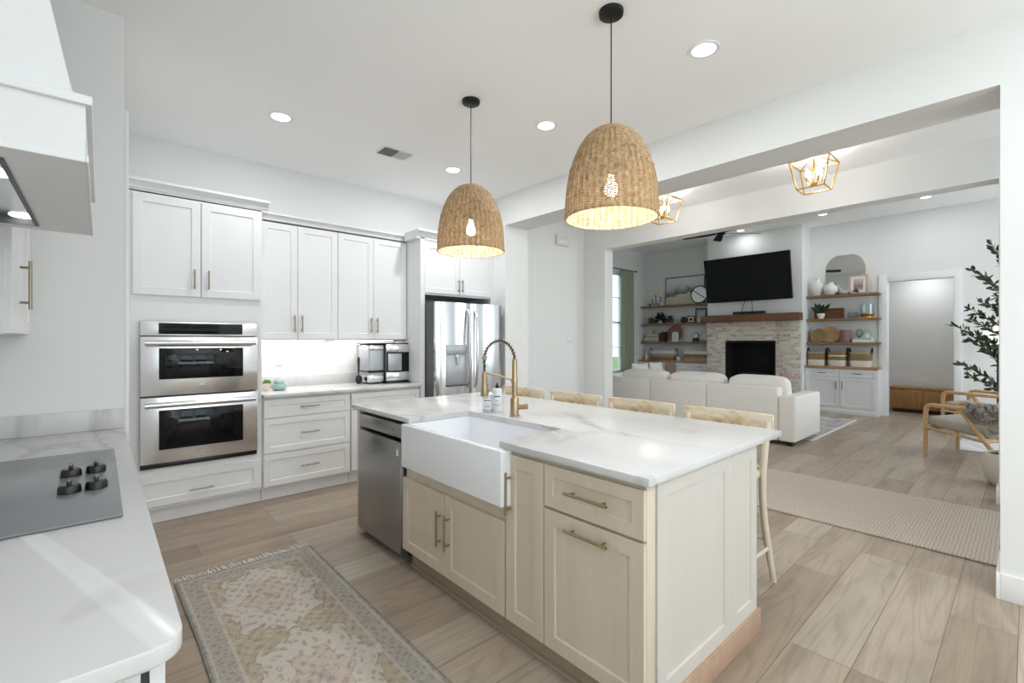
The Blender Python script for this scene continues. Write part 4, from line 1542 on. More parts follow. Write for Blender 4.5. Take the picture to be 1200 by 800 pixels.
# ------------------------------------------------------------------ rugs on the kitchen floor
def vnoise(x, y, sd, scale):
    rs = np.random.RandomState(sd)
    g = rs.rand(256, 256)
    x = x * scale
    y = y * scale
    xi = np.floor(x).astype(int)
    yi = np.floor(y).astype(int)
    fx, fy = x - xi, y - yi
    fx = fx * fx * (3 - 2 * fx)
    fy = fy * fy * (3 - 2 * fy)
    a = g[xi % 256, yi % 256]
    b = g[(xi + 1) % 256, yi % 256]
    c = g[xi % 256, (yi + 1) % 256]
    d = g[(xi + 1) % 256, (yi + 1) % 256]
    return a * (1 - fx) * (1 - fy) + b * fx * (1 - fy) + c * (1 - fx) * fy + d * fx * fy


def persian():
    W, Lh = 0.73, 2.5
    nx, ny = 150, 520
    vs, fs = [], []
    X, Y = np.meshgrid(np.linspace(-W / 2, W / 2, nx + 1), np.linspace(-Lh / 2, Lh / 2, ny + 1))
    x, y = X.ravel(), Y.ravel()
    lin = lambda c: np.array(srgb(*c)[:3])
    field, cream, pink, bord, dark, blue, gold = (lin(c) for c in ((172, 159, 140), (192, 184, 174), (182, 166, 155), (168, 161, 153), (128, 119, 110), (152, 152, 149), (172, 157, 130)))
    colr = np.tile(field, (len(x), 1))
    n1 = vnoise(x, y, 1, 16)
    n2 = vnoise(x, y, 2, 60)
    n3 = vnoise(x, y, 3, 7)
    n4 = vnoise(x, y, 4, 95)

    def put(mask, c, k=1.0):
        m_ = (mask * k)[:, None]
        colr[:] = colr * (1 - m_) + c * m_
    edge = np.minimum(W / 2 - np.abs(x), Lh / 2 - np.abs(y))
    put(np.clip((n3 - 0.45) * 3, 0, 1), gold, 0.4)
    # lobed medallions down the middle
    for cy in (0.77, -0.02, -0.81):
        yy, xx = (y - cy), x
        ang = np.arctan2(yy * 0.62, xx)
        rr = np.sqrt((yy * 0.62) ** 2 + xx ** 2)
        lob = 0.222 + 0.022 * np.cos(8 * ang) + 0.012 * np.sign(np.cos(16 * ang)) + 0.02 * (n1 - 0.5)
        put((rr < lob).astype(float), cream, 0.9)
        put((np.abs(rr - lob) < 0.004).astype(float), dark, 0.6)
        inn = 0.115 + 0.018 * np.cos(6 * ang) + 0.02 * (n1 - 0.5)
        put((rr < inn).astype(float), pink, 0.9)
        put((np.abs(rr - inn) < 0.0035).astype(float), dark, 0.4)
        put((rr < 0.03 + 0.008 * np.cos(5 * ang)).astype(float), blue, 0.6)
    # small scrolling motifs
    motif = np.sin(x * 95 + 5 * n1) * np.sin(y * 78 + 6 * n3) + 0.9 * (n2 - 0.5)
    put(((motif > 0.42) & (n4 > 0.35)).astype(float), dark, 0.5)
    put(((motif < -0.5) & (n4 > 0.4)).astype(float), cream, 0.4)
    # border bands
    b_ = edge < 0.115
    put(b_.astype(float), bord, 0.93)
    bm2 = np.sin(x * 120 + 7 * n1) * np.sin(y * 105 + 6 * n3) + 0.8 * (n2 - 0.5)
    put((b_ & (bm2 > 0.3)).astype(float), dark, 0.5)
    put((b_ & (bm2 < -0.45)).astype(float), blue, 0.5)
    put((np.abs(edge - 0.118) < 0.007).astype(float), cream, 0.5)
    put((np.abs(edge - 0.026) < 0.006).astype(float), cream, 0.6)
    put((edge < 0.012).astype(float), lin((122, 124, 116)), 0.8)
    # wear
    put(np.clip((n2 * 0.5 + n1 * 0.5 - 0.55) * 2.5, 0, 1), cream, 0.35)
    zt = 0.009
    wav = 0.012 * np.sin(y * 2.6 + 0.6) * np.clip((-x - 0.2) / 0.16, 0, 1)
    m = MB()
    V = [m.bm.verts.new((a + b, c, zt)) for a, b, c in zip(x, wav, y)]
    for j in range(ny):
        for i in range(nx):
            p = j * (nx + 1) + i
            m.bm.faces.new((V[p], V[p + 1], V[p + nx + 2], V[p + nx + 1])).smooth = True
    # thickness at the rim
    rim = [j for j in range(nx + 1)] + [(j + 1) * (nx + 1) - 1 for j in range(1, ny + 1)] + [ny * (nx + 1) + j for j in range(nx - 1, -1, -1)] + [j * (nx + 1) for j in range(ny - 1, 0, -1)]
    low = [m.bm.verts.new((V[k].co.x, V[k].co.y, 0.0008)) for k in rim]
    for k in range(len(rim)):
        k2 = (k + 1) % len(rim)
        m.bm.faces.new((V[rim[k]], low[k], low[k2], V[rim[k2]]))
    full = np.concatenate([colr, colr[rim]])
    return m, full


pm, colr = persian()
t = thing('runner_rug', 'faded persian runner with tan medallions between the stove and the island', 'rug', (0.687, 1.95, 0), local=True)
rg = pm.build('pile', 'persian', t)
ca = rg.data.color_attributes.new('pattern', 'FLOAT_COLOR', 'POINT')
buf = np.ones((len(colr), 4), dtype=np.float32)
buf[:, :3] = colr
ca.data.foreach_set('color', buf.ravel())
random.seed(11)
for s in (1, -1):
    m = MB()
    for k in range(58):
        x = -0.36 + 0.72 * k / 57
        dx = random.uniform(-0.014, 0.014) - 0.01
        Lf = random.uniform(0.05, 0.085)
        m.tube([(x, s * 1.248, 0.006), (x + dx * 0.5, s * (1.25 + Lf * 0.5), 0.006), (x + dx + random.uniform(-0.01, 0.01), s * (1.25 + Lf), 0.004)], [0.0032, 0.0036, 0.0022], 5)
    m.build('fringe', 'cotton', t)

t = thing('jute_runner', 'braided beige jute runner along the hall opening', 'rug', (4.7, 0.7, 0))
m = MB()
poly = []
for (cx, cy, a0) in ((5.24, 1.80, 0), (4.16, 1.80, PI / 2), (4.16, -0.7, PI), (5.24, -0.7, 1.5 * PI)):
    poly += [(cx + 0.09 * math.cos(a0 + PI / 2 * k / 6), cy + 0.09 * math.sin(a0 + PI / 2 * k / 6)) for k in range(7)]
m.prism(poly, 0.0008, 0.011, 'z')
m.build('braid', 'jute', t)
m = MB()
n = len(poly)
pts = []
for k in range(n):
    a, b = Vector((*poly[k], 0)), Vector((*poly[(k + 1) % n], 0))
    st_ = max(1, int((b - a).length / 0.02))
    for i in range(st_):
        p = a.lerp(b, i / st_)
        pts.append((p.x, p.y, 0.0085))
m.tube(pts, [0.0065 + 0.0025 * (k % 2) for k in range(len(pts))], 6, True)
m.build('bound_edge', 'jute', t)

# ------------------------------------------------------------------ fireplace wall
BX = 10.25
m = MB()
m.box(BX, 10.749, 2.95, 3.406, 0, 3.66)
m.box(BX, 10.749, 4.414, 4.83, 0, 3.66)
m.box(BX, 10.749, 3.406, 4.414, 1.375, 3.66)
m.box(BX, 10.749, 3.406, 4.414, 0, 0.32)
struct('wall_chimney', m, 'wall')
t = thing('fireplace', 'whitewashed brick fireplace with a dark wood mantel under the television', 'fireplace', (10.15, 3.89, 0))
m = MB()
m.box(10.19, BX - 0.0005, 2.965, 3.406, 0, 1.775, 0.004)
m.box(10.19, BX - 0.0005, 4.414, 4.82, 0, 1.775, 0.004)
m.box(10.19, BX - 0.0005, 3.406, 4.414, 1.375, 1.775)
m.box(10.19, BX - 0.0005, 3.406, 4.414, 0, 0.32)
m.build('brick_surround', 'brick', t)
MB().box(10.03, BX - 0.0005, 2.935, 4.845, 1.776, 1.925, 0.006).build('mantel', 'mantel', t)
m = MB()
m.box(10.70, 10.72, 3.42, 4.40, 0.325, 1.37)
m.box(10.26, 10.70, 3.407, 3.42, 0.325, 1.37)
m.box(10.26, 10.70, 4.40, 4.413, 0.325, 1.37)
m.box(10.26, 10.70, 3.42, 4.40, 0.321, 0.335)
m.box(10.26, 10.70, 3.42, 4.40, 1.36, 1.374)
fb = m.build('firebox', 'soot', t)
m = MB()
for a, b, c, d in ((3.407, 3.43, 0.335, 1.36), (4.39, 4.413, 0.335, 1.36), (3.43, 4.39, 1.335, 1.36)):
    m.box(10.20, 10.22, a, b, c, d)
m.build('metal_frame', 'black', t)
m = MB()
for k in range(6):
    m.tube([(10.38, 3.62 + 0.1 * k, 0.34), (10.38, 3.62 + 0.1 * k, 0.46), (10.52, 3.62 + 0.1 * k, 0.46)], 0.009, 6)
m.tube([(10.38, 3.58, 0.455), (10.38, 4.18, 0.455)], 0.009, 6)
m.tube([(10.52, 3.58, 0.455), (10.52, 4.18, 0.455)], 0.009, 6)
gr = m.build('fire_grate', 'black', t)
for (y0, y1, x, z, r, tw) in ((3.55, 4.25, 10.42, 0.53, 0.06, 0.03), (3.6, 4.2, 10.53, 0.53, 0.055, -0.04), (3.58, 4.22, 10.47, 0.64, 0.055, 0.06)):
    MB().tube([(x - tw, y0, z), (x, (y0 + y1) / 2, z + 0.01), (x + tw, y1, z)], [r, r * 1.05, r * 0.95], 10).build('log', 'log', t)

# television
t = thing('television', 'large black flat television tilted down above the mantel', 'television', (10.05, 3.93, 2.2))
ang = math.atan2(0.155, 0.93)
T = Matrix.Translation((10.13, 3.93, 2.205)) @ Matrix.Rotation(-ang, 4, 'Y')
MB().box(-0.02, 0.03, -0.855, 0.855, 0.0, 0.945, 0.006, T).build('casing', 'plastic', t)
MB().box(-0.0215, -0.0195, -0.845, 0.845, 0.012, 0.937, 0, T).build('screen', 'screen', t)
MB().box(-0.023, -0.02, -0.03, 0.03, 0.003, 0.009, 0, T).build('badge', 'silvergrey', t)
m = MB()
m.box(10.09, 10.249, 3.75, 4.1, 2.55, 2.75)
m.build('wall_bracket', 'black', t)
m = MB()
m.tube([(10.16, 3.98, 2.22), (10.17, 4.03, 2.1), (10.16, 4.06, 1.992)], 0.006, 6)
m.tube([(10.17, 3.86, 2.22), (10.19, 3.85, 2.08), (10.17, 3.84, 1.992)], 0.005, 6)
m.build('cable', 'black', t)
t = thing('media_box', 'slim black media box lying on the wood mantel under the television', 'media box', (10.14, 3.9, 1.925))
MB().box(10.07, 10.22, 3.59, 4.20, 1.926, 1.985, 0.004).build('box', 'plastic', t)
m = MB()
for k in range(5):
    m.box(10.0685, 10.0705, 3.66 + 0.03 * k, 3.675 + 0.03 * k, 1.95, 1.96)
m.build('front_lights', 'silvergrey', t)

# built-in cabinets and shelves
CX = 10.42


def builtin(y0, y1, label, bays, doors):
    t = thing('built_in_cabinet', label, 'cabinet', (10.58, (y0 + y1) / 2, 0))
    MB().box(CX, 10.734, y0, y1, 0.1, 0.845).build('body', 'cabinet', t)
    MB().box(CX - 0.025, 10.734, y0, y1, 0, 0.1, 0.003).build('plinth', 'cabinet', t)
    MB().box(CX - 0.035, 10.749, y0 - 0.005, y1, 0.846, 0.89, 0.003).build('wood_top', 'topwood', t)
    n = len(bays) - 1
    for k in range(n):
        a, b = bays[k], bays[k + 1]
        yc, wd = (a + b) / 2, b - a - 0.02
        front(t, 'drawer', 'cabinet', '-u', (CX, yc, 0.69), wd, 0.14, (0, 0.07, 0.13, False), 'silvergrey', 0.04)
        if doors:
            s = 1 if k == 0 else -1
            front(t, 'door', 'cabinet', '-u', (CX, yc, 0.115), wd, 0.56, (-s * (wd / 2 - 0.04), 0.42, 0.14, True), 'silvergrey', 0.055)
        else:
            front(t, 'door', 'cabinet', '-u', (CX, yc, 0.115), wd, 0.56, ((wd / 2 - 0.04), 0.42, 0.14, True), 'silvergrey', 0.055)
    return t


builtin(1.80, 2.948, 'white built-in cabinet with a wood top right of the fireplace', (1.81, 2.375, 2.94), True)
builtin(4.832, 6.718, 'white built-in cabinet with a wood top left of the fireplace, behind the sofa', (4.84, 5.33, 6.02, 6.71), False)
SZ = (2.255, 1.80, 1.345)
nm = ('top', 'middle', 'lowest')
for z, n_ in zip(SZ, nm):
    for y0, y1, side in ((1.80, 2.949, 'right'), (4.831, 6.719, 'left')):
        m = MB().box(10.49, 10.749, y0, y1, z - 0.042, z, 0.003)
        o = m.build('floating_shelf', 'shelfwood')
        tag(o, n_ + ' brown wood floating shelf to the ' + side + ' of the fireplace', 'shelf', 'wood shelves ' + side + ' of the fireplace')

XS = 10.6
S1, S2, S3, S4 = SZ[0] + 0.0005, SZ[1] + 0.0005, SZ[2] + 0.0005, 0.8905


def lathe_thing(name, label, cat, prof, c, mat, group=None, n=28, sx=1, sy=1):
    return tag(MB().lathe(prof, c, n, sx=sx, sy=sy).build(name, mat, loc=c), label, cat, group)


def frame_T(y, z, lean=0.08, x=10.66):
    return Matrix.Translation((x, y, z)) @ Matrix.Rotation(-PI / 2, 4, 'Z') @ Matrix.Rotation(-lean, 4, 'X')


def picture(name, label, cat, y, z, wd, h, fw, fmat, art, mat=None, lean=0.08, x=10.66, group=None):
    """framed picture leaning back: local x = width (towards -Y), -y faces the room"""
    p = thing(name, label, cat, (x, y, z), group)
    T = frame_T(y, z, lean, x)
    m = MB()
    w2 = wd / 2
    m.box(-w2, -w2 + fw, -0.012, 0.012, 0, h, 0.002, T)
    m.box(w2 - fw, w2, -0.012, 0.012, 0, h, 0.002, T)
    m.box(-w2 + fw, w2 - fw, -0.012, 0.012, 0, fw, 0.002, T)
    m.box(-w2 + fw, w2 - fw, -0.012, 0.012, h - fw, h, 0.002, T)
    m.build('frame', fmat, p)
    b = fw
    if mat:
        MB().box(-w2 + fw, w2 - fw, -0.004, 0.008, fw, h - fw, 0, T).build('mount', mat, p)
        b = fw + min(wd, h) * 0.17
        MB().box(-w2 + b, w2 - b, -0.006, -0.003, b, h - b, 0, T).build('artwork', art, p)
    else:
        MB().box(-w2 + fw, w2 - fw, -0.005, 0.008, fw, h - fw, 0, T).build('artwork', art, p)
    return p


# --- left shelves, top
t = thing('candle_holder', 'dark three-stem candle holder with thin tapers on the top left shelf', 'candle holder', (XS, 6.33, S1))
m = MB()
m.box(XS - 0.03, XS + 0.03, 6.14, 6.54, S1 + 0.045, S1 + 0.055)
for y in (6.17, 6.51):
    m.box(XS - 0.03, XS + 0.03, y - 0.01, y + 0.01, S1, S1 + 0.046)
m.build('base', 'black', t)
for y, h in ((6.44, 0.11), (6.34, 0.22), (6.21, 0.17)):
    m = MB().lathe([(0.0, 0.0), (0.012, 0.0), (0.008, 0.02), (0.008, h - 0.03), (0.02, h - 0.02), (0.018, h), (0.0, h)], (XS, y, S1 + 0.055), 12)
    sm = m.build('stem', 'black', t)
    MB().lathe([(0.010, 0.0), (0.008, 0.2), (0.0, 0.205)], (XS, y, S1 + 0.055 + h), 10).build('taper_candle', 'candle', sm)
lathe_thing('candle_cup', 'small white candle cup beside the leaning landscape picture', 'candle', [(0, 0), (0.032, 0), (0.034, 0.07), (0.028, 0.07), (0.026, 0.06), (0, 0.06)], (10.53, 6.14, S1), 'candle')
picture('landscape_picture', 'black framed hazy landscape picture leaning on the top left shelf', 'picture', 5.63, S1, 1.02, 0.70, 0.016, 'black', 'landscape', None, 0.07, 10.69)
t = thing('round_mirror', 'round black framed mirror with a diagonal bar overlapping the landscape picture', 'mirror', (10.56, 5.19, S1))
T = frame_T(5.19, S1 + 0.214, 0.1, 10.58)
m = MB()
m.tube([(0.2 * math.cos(a), 0, 0.2 * math.sin(a)) for a in [2 * PI * k / 48 for k in range(48)]], 0.011, 8, True, T)
m.tube([(-0.165, 0, 0.11), (0.165, 0, -0.11)], 0.009, 8, False, T)
m.build('frame', 'black', t)
m = MB()
m.prism([(0.197 * math.cos(2 * PI * k / 40), 0.197 * math.sin(2 * PI * k / 40)) for k in range(40)], 0.002, 0.008, 'y', T)
m.build('glass', 'mirror', t)

# --- left shelves, middle


def leafy(name, label, cat, c, r, h, n, mat, pot=None, potmat='pot', seed=1, size=0.03):
    random.seed(seed)
    t = thing(name, label, cat, c)
    if pot:
        MB().lathe(pot, c, 22).build('pot', potmat, t)
    z0 = pot[1][1] if pot and False else 0
    top = max(p[1] for p in pot) if pot else 0.0
    m = MB()
    for k in range(n):
        a, e = random.uniform(0, 2 * PI), random.uniform(-0.25, 1.35)
        q = random.uniform(0.45, 1)
        d = Vector((math.cos(a) * math.cos(e) * r, math.sin(a) * math.cos(e) * r, math.sin(e) * h)) * q
        p = Vector(c) + Vector((0, 0, top * 0.92)) + d
        nrm = d.normalized()
        side = nrm.cross(Vector((random.uniform(-1, 1), random.uniform(-1, 1), random.uniform(-1, 1)))).normalized() * size * 0.4
        m.raw([p - nrm * size * 0.7, p + side + nrm.cross(side) * 0.2, p + nrm * size, p - side], [(0, 1, 2, 3)])
    if pot:
        for k in range(9):
            a = 2 * PI * k / 9
            p0 = Vector(c) + Vector((0, 0, top * 0.8))
            m.tube([p0, p0 + Vector((math.cos(a) * r * 0.7, math.sin(a) * r * 0.7, h * 0.6))], 0.003, 5)
    m.build('foliage', mat, t)
    return t


leafy('potted_plant', 'bushy dark green plant on the middle left shelf', 'potted plant', (XS, 6.22, S2), 0.14, 0.20, 220, 'leafdark', [(0, 0), (0.055, 0), (0.065, 0.08), (0.055, 0.08), (0, 0.07)], 'pot', 2, 0.045)
leafy('trailing_plant', 'pale green trailing plant right of the bushy dark plant', 'potted plant', (XS, 5.945, S2), 0.10, 0.16, 90, 'leaf', [(0, 0), (0.035, 0), (0.04, 0.05), (0.032, 0.05), (0, 0.045)], 'seagrass', 3, 0.035)
leafy('trailing_plant', 'faded green trailing plant left of the bushy dark plant', 'potted plant', (XS, 6.485, S2), 0.09, 0.12, 70, 'leaf', [(0, 0), (0.035, 0), (0.04, 0.05), (0.032, 0.05), (0, 0.045)], 'seagrass', 4, 0.035)
lathe_thing('dark_vase', 'small round dark brown vase left of the framed photos', 'vase', [(0, 0), (0.05, 0), (0.078, 0.05), (0.078, 0.10), (0.05, 0.145), (0.035, 0.15), (0.03, 0.14), (0, 0.13)], (10.56, 5.56, S2), 'darkbook')
picture('photo_frame', 'small square dark photo frame in front of the larger green one', 'photo frame', 5.38, S2, 0.18, 0.17, 0.022, 'darkbook', 'darkbook', 'paper', 0.1, 10.55, 'photo frames on the middle left shelf')
picture('photo_frame', 'larger dark frame with a pale green print on the middle left shelf', 'photo frame', 5.20, S2, 0.27, 0.34, 0.025, 'darkbook', 'pot', 'mint', 0.08, 10.68, 'photo frames on the middle left shelf')
lathe_thing('ceramic_vase', 'small blush ceramic vase in front of the larger photo frame', 'vase', [(0, 0), (0.035, 0), (0.055, 0.04), (0.05, 0.08), (0.025, 0.105), (0.025, 0.12), (0.018, 0.12), (0, 0.1)], (10.55, 5.17, S2), 'rust')
lathe_thing('dark_vase', 'narrow dark vase at the mantel end of the middle left shelf', 'vase', [(0, 0), (0.03, 0), (0.042, 0.05), (0.03, 0.10), (0.02, 0.12), (0.028, 0.14), (0.02, 0.14), (0, 0.11)], (10.55, 5.04, S2), 'darkbook')


def book(name, label, T, wd, h, th, mat, group):
    """book lying flat: wd along local y, h along local x, th up"""
    t = thing(name, label, 'book', tuple(T.translation), group)
    m = MB()
    m.box(-h / 2, h / 2, -wd / 2, wd / 2, 0, 0.004, 0, T)
    m.box(-h / 2, h / 2, -wd / 2, wd / 2, th - 0.004, th, 0, T)
    m.box(-h / 2, -h / 2 + 0.005, -wd / 2, wd / 2, 0.004, th - 0.004, 0, T)
    m.build('cover', mat, t)
    MB().box(-h / 2 + 0.005, h / 2 - 0.006, -wd / 2 + 0.005, wd / 2 - 0.005, 0.004, th - 0.004, 0, T).build('pages', 'paper', t)
    return t


# --- left shelves, lowest
zz = S3
for k, (wd, th, lab) in enumerate(((0.42, 0.052, 'wide taupe book at the bottom of the stack on the lowest left shelf'), (0.39, 0.05, 'cream book second from the bottom of the left shelf stack'), (0.32, 0.048, 'taupe book third from the bottom of the left shelf stack'), (0.27, 0.045, 'smallest cream book, on top of the left shelf stack'))):
    book('book', lab, Matrix.Translation((XS, 6.43 - 0.01 * k, zz)), wd, 0.2, th, ('linenbook', 'pot', 'linenbook', 'pot')[k], 'stacked taupe books')
    zz += th + 0.0006
t = thing('bird_figurine', 'small gold bird figurine on the stack of taupe and cream books', 'figurine', (XS, 6.40, zz))
m = MB()
m.pillow((XS, 6.40, zz + 0.05), (0.05, 0.09, 0.06), 0.95, 0.95, 16, 10)
m.pillow((XS, 6.365, zz + 0.09), (0.034, 0.036, 0.04), 0.95, 0.95, 12, 8)
m.build('bird_body', 'gold', t)
MB().lathe([(0, 0), (0.03, 0), (0.012, 0.012), (0.008, 0.03), (0, 0.03)], (XS, 6.40, zz), 14).build('foot', 'gold', t)
for k in range(3):
    y = 6.215 - 0.045 * k
    T = Matrix.Translation((XS, y - 0.02, S3 + 0.115 + 0.008 * k)) @ Matrix.Rotation(PI / 2, 4, 'X')
    book('book', ('first', 'second', 'third')[k] + ' of the three dark upright books, counted from the book stack', T, 0.22 + 0.015 * k, 0.17, 0.04, 'darkbook', 'upright dark books')
t = thing('display_plate', 'round terracotta plate standing behind the white arched picture', 'plate', (10.68, 5.86, S3))
T = frame_T(5.86, S3 + 0.205, 0.1, 10.70) @ Matrix.Rotation(PI / 2, 4, 'X')
MB().lathe([(0.0, 0.004), (0.12, 0.004), (0.15, 0.012), (0.203, 0.02), (0.205, 0.026), (0.15, 0.018), (0.0, 0.010)], (0, 0, 0), 40, T).build('dish', 'rose', t)
MB().box(10.60, 10.70, 5.80, 5.92, S3, S3 + 0.015).build('stand', 'darkbook', t)
t = thing('arched_picture', 'white arched picture with a faint botanical print before the terracotta plate', 'picture', (10.58, 5.80, S3))
T = frame_T(5.80, S3, 0.06, 10.58)
poly = [(-0.085, 0), (0.085, 0), (0.085, 0.19)] + [(0.085 * math.cos(PI * k / 14), 0.19 + 0.06 * math.sin(PI * k / 14)) for k in range(1, 14)] + [(-0.085, 0.19)]
MB().prism(poly, -0.008, 0.008, 'y', T).build('panel', 'pillowwhite', t)
m = MB()
m.tube([(0, -0.009, 0.05), (0.005, -0.009, 0.12), (0, -0.009, 0.19)], 0.0025, 5, False, T)
for k in range(4):
    for s in (-1, 1):
        m.tube([(0, -0.009, 0.08 + 0.028 * k), (s * 0.025, -0.009, 0.1 + 0.028 * k)], 0.004, 5, False, T)
m.build('botanical_print', 'pot', t)
t = thing('table_clock', 'small dark table clock with a white face on the lowest left shelf', 'clock', (10.58, 5.27, S3))
T = frame_T(5.27, S3 + 0.16, 0.0, 10.58) @ Matrix.Rotation(PI / 2, 4, 'X')
MB().lathe([(0.0, -0.03), (0.06, -0.03), (0.078, 0.0), (0.078, 0.02), (0.066, 0.026)], (0, 0, 0), 30, T, cap=False).build('case', 'darkbook', t)
fc = MB().lathe([(0.0, 0.018), (0.068, 0.018)], (0, 0, 0), 30, T, cap=False).build('clock_face', 'pillowwhite', t)
m = MB()
m.tube([(0, 0, 0.021), (0.0, 0.042, 0.021)], 0.003, 5, False, T)
m.tube([(0, 0, 0.022), (0.03, 0.01, 0.022)], 0.003, 5, False, T)
m.build('clock_hands', 'black', fc)
MB().box(10.54, 10.62, 5.20, 5.34, S3, S3 + 0.09, 0.012).build('pedestal', 'darkbook', t)
lathe_thing('stone_vase', 'round pale stone vase beside the chimney on the lowest left shelf', 'vase', [(0, 0), (0.05, 0), (0.12, 0.07), (0.125, 0.13), (0.09, 0.2), (0.04, 0.23), (0.03, 0.23), (0.03, 0.2), (0, 0.18)], (10.60, 5.02, S3), 'rust')


# --- baskets
def basket(name, label, y, wd, h, z, bands, group, mats, handles=True, d=0.27, x=10.60, flare=0.06):
    t = thing(name, label, 'basket', (x, y, z), group)
    n = 44
    e = 0.5

    def ring(q, k):
        a = 2 * PI * k / n
        s = 1 - flare + flare * q + 0.03 * math.sin(PI * q)
        return Vector((x + math.copysign(abs(math.cos(a)) ** e, math.cos(a)) * d / 2 * s, y + math.copysign(abs(math.sin(a)) ** e, math.sin(a)) * wd / 2 * s, z + h * q))
    for (q0, q1, nm_), mt in zip(bands, mats):
        m = MB()
        rows = max(3, int((q1 - q0) * h / 0.016))
        for i in range(rows):
            q = q0 + (q1 - q0) * (i + 0.5) / rows
            m.tube([ring(q, k) for k in range(n)], (q1 - q0) * h / rows * 0.62, 6, True)
        if q0 == 0:
            vs = [ring(0.02, k) for k in range(n)]
            m.raw(vs, [tuple(range(n))])
        m.build(nm_, mt, t)
    if handles:
        for s in (-1, 1):
            m = MB()
            yy = y + s * wd / 2
            m.tube([(x - 0.05, yy, z + h * 0.8), (x - 0.05, yy + s * 0.012, z + h * 1.1), (x - 0.03, yy + s * 0.016, z + h * 1.25), (x + 0.03, yy + s * 0.016, z + h * 1.25), (x + 0.05, yy + s * 0.012, z + h * 1.1), (x + 0.05, yy, z + h * 0.8)], 0.011, 8)
            m.build('handle', 'darkrope', t)
    return t


bL = ((0, 0.36, 'lower_weave'), (0.36, 0.7, 'middle_weave'), (0.7, 1.0, 'rim_band'))
basket('storage_basket', 'oval banded basket with loop handles below the left shelf books', 6.12, 0.68, 0.23, S4, bL, 'oval baskets on the left cabinet', ('seagrass', 'linenbook', 'cotton'), d=0.25)
basket('storage_basket', 'oval banded basket next to the chimney on the left cabinet', 5.24, 0.62, 0.24, S4, ((0, 0.35, 'lower_weave'), (0.35, 0.68, 'middle_weave'), (0.68, 1.0, 'rim_band')), 'oval baskets on the left cabinet', ('linenbook', 'seagrass', 'cotton'), handles=False, d=0.25)
lathe_thing('pillar_candle', 'white pillar candle at the window end of the left cabinet', 'candle', [(0, 0), (0.04, 0), (0.04, 0.14), (0.036, 0.145), (0, 0.14)], (10.55, 6.58, S4), 'candle', 'white candles on the left cabinet')
lathe_thing('pillar_candle', 'short white candle between the two oval baskets', 'candle', [(0, 0), (0.052, 0), (0.052, 0.09), (0.046, 0.095), (0, 0.09)], (10.52, 5.68, S4), 'candle', 'white candles on the left cabinet')

# --- right shelves, top
t = thing('arched_mirror', 'rounded frameless mirror with a thin brass edge leaning on the top right shelf', 'mirror', (10.70, 2.36, S1))
T = frame_T(2.36, S1, 0.04, 10.725)
poly = [(0.315 * math.cos(a), 0.50 + 0.305 * math.sin(a)) for a in [PI * k / 30 for k in range(31)]]
poly = [(0.305, 0.0)] + poly + [(-0.305, 0.0)]
MB().prism(poly, -0.006, 0.004, 'y', T).build('mirror_glass', 'mirror', t)
MB().tube([(p[0] * 1.004, -0.001, p[1]) for p in poly], 0.006, 6, True, T).build('edge', 'gold', t)
lathe_thing('white_vase', 'tall white vase with a flared neck on the top right shelf', 'vase', [(0, 0), (0.055, 0), (0.09, 0.10), (0.105, 0.18), (0.08, 0.25), (0.04, 0.29), (0.035, 0.33), (0.05, 0.36), (0.042, 0.36), (0.03, 0.33), (0, 0.3)], (10.60, 2.775, S1), 'white', 'white vases on the top right shelf')
lathe_thing('white_vase', 'rounder white vase in front of the arched mirror', 'vase', [(0, 0), (0.06, 0), (0.115, 0.07), (0.118, 0.13), (0.085, 0.19), (0.045, 0.215), (0.04, 0.235), (0.05, 0.25), (0.042, 0.25), (0.032, 0.23), (0, 0.2)], (10.57, 2.552, S1), 'white', 'white vases on the top right shelf')
lathe_thing('shallow_bowl', 'shallow white bowl between the round vase and the framed print', 'bowl', [(0, 0), (0.04, 0), (0.085, 0.04), (0.105, 0.055), (0.10, 0.06), (0.075, 0.045), (0.03, 0.012), (0, 0.01)], (10.55, 2.335, S1), 'white')
leafy('greenery_sprig', 'small green sprig at the foot of the framed dusk print', 'greenery', (10.53, 2.15, S1 + 0.03), 0.045, 0.05, 34, 'leaf', None, None, 6, 0.026)
picture('framed_print', 'wood framed mauve dusk print in a white mount on the top right shelf', 'picture', 2.13, S1, 0.285, 0.355, 0.022, 'oak', 'sunset', 'pillowwhite', 0.08, 10.63)

# --- right shelves, middle
t = thing('wooden_tray', 'rectangular dark wood tray standing behind the small potted plant', 'tray', (10.68, 2.615, S2))
T = frame_T(2.615, S2, 0.08, 10.70)
m = MB()
w2, h = 0.245, 0.205
m.box(-w2, w2, 0.0, 0.008, 0, h, 0, T)
m.build('panel', 'traywood', t)
m = MB()
for a, b, c, d in ((-w2, -w2 + 0.018, 0, h), (w2 - 0.018, w2, 0, h), (-w2 + 0.018, w2 - 0.018, 0, 0.018), (-w2 + 0.018, w2 - 0.018, h - 0.018, h)):
    m.box(a, b, -0.035, 0.0, c, d, 0.002, T)
m.build('tray_sides', 'traywood', t)
t = thing('potted_plant', 'broad dark-leaved plant in a small white pot in front of the wood tray', 'potted plant', (10.57, 2.715, S2))
MB().lathe([(0, 0), (0.038, 0), (0.062, 0.06), (0.065, 0.105), (0.056, 0.105), (0.05, 0.09), (0, 0.09)], (10.57, 2.715, S2), 24).build('pot', 'white', t)
m = MB()
random.seed(9)
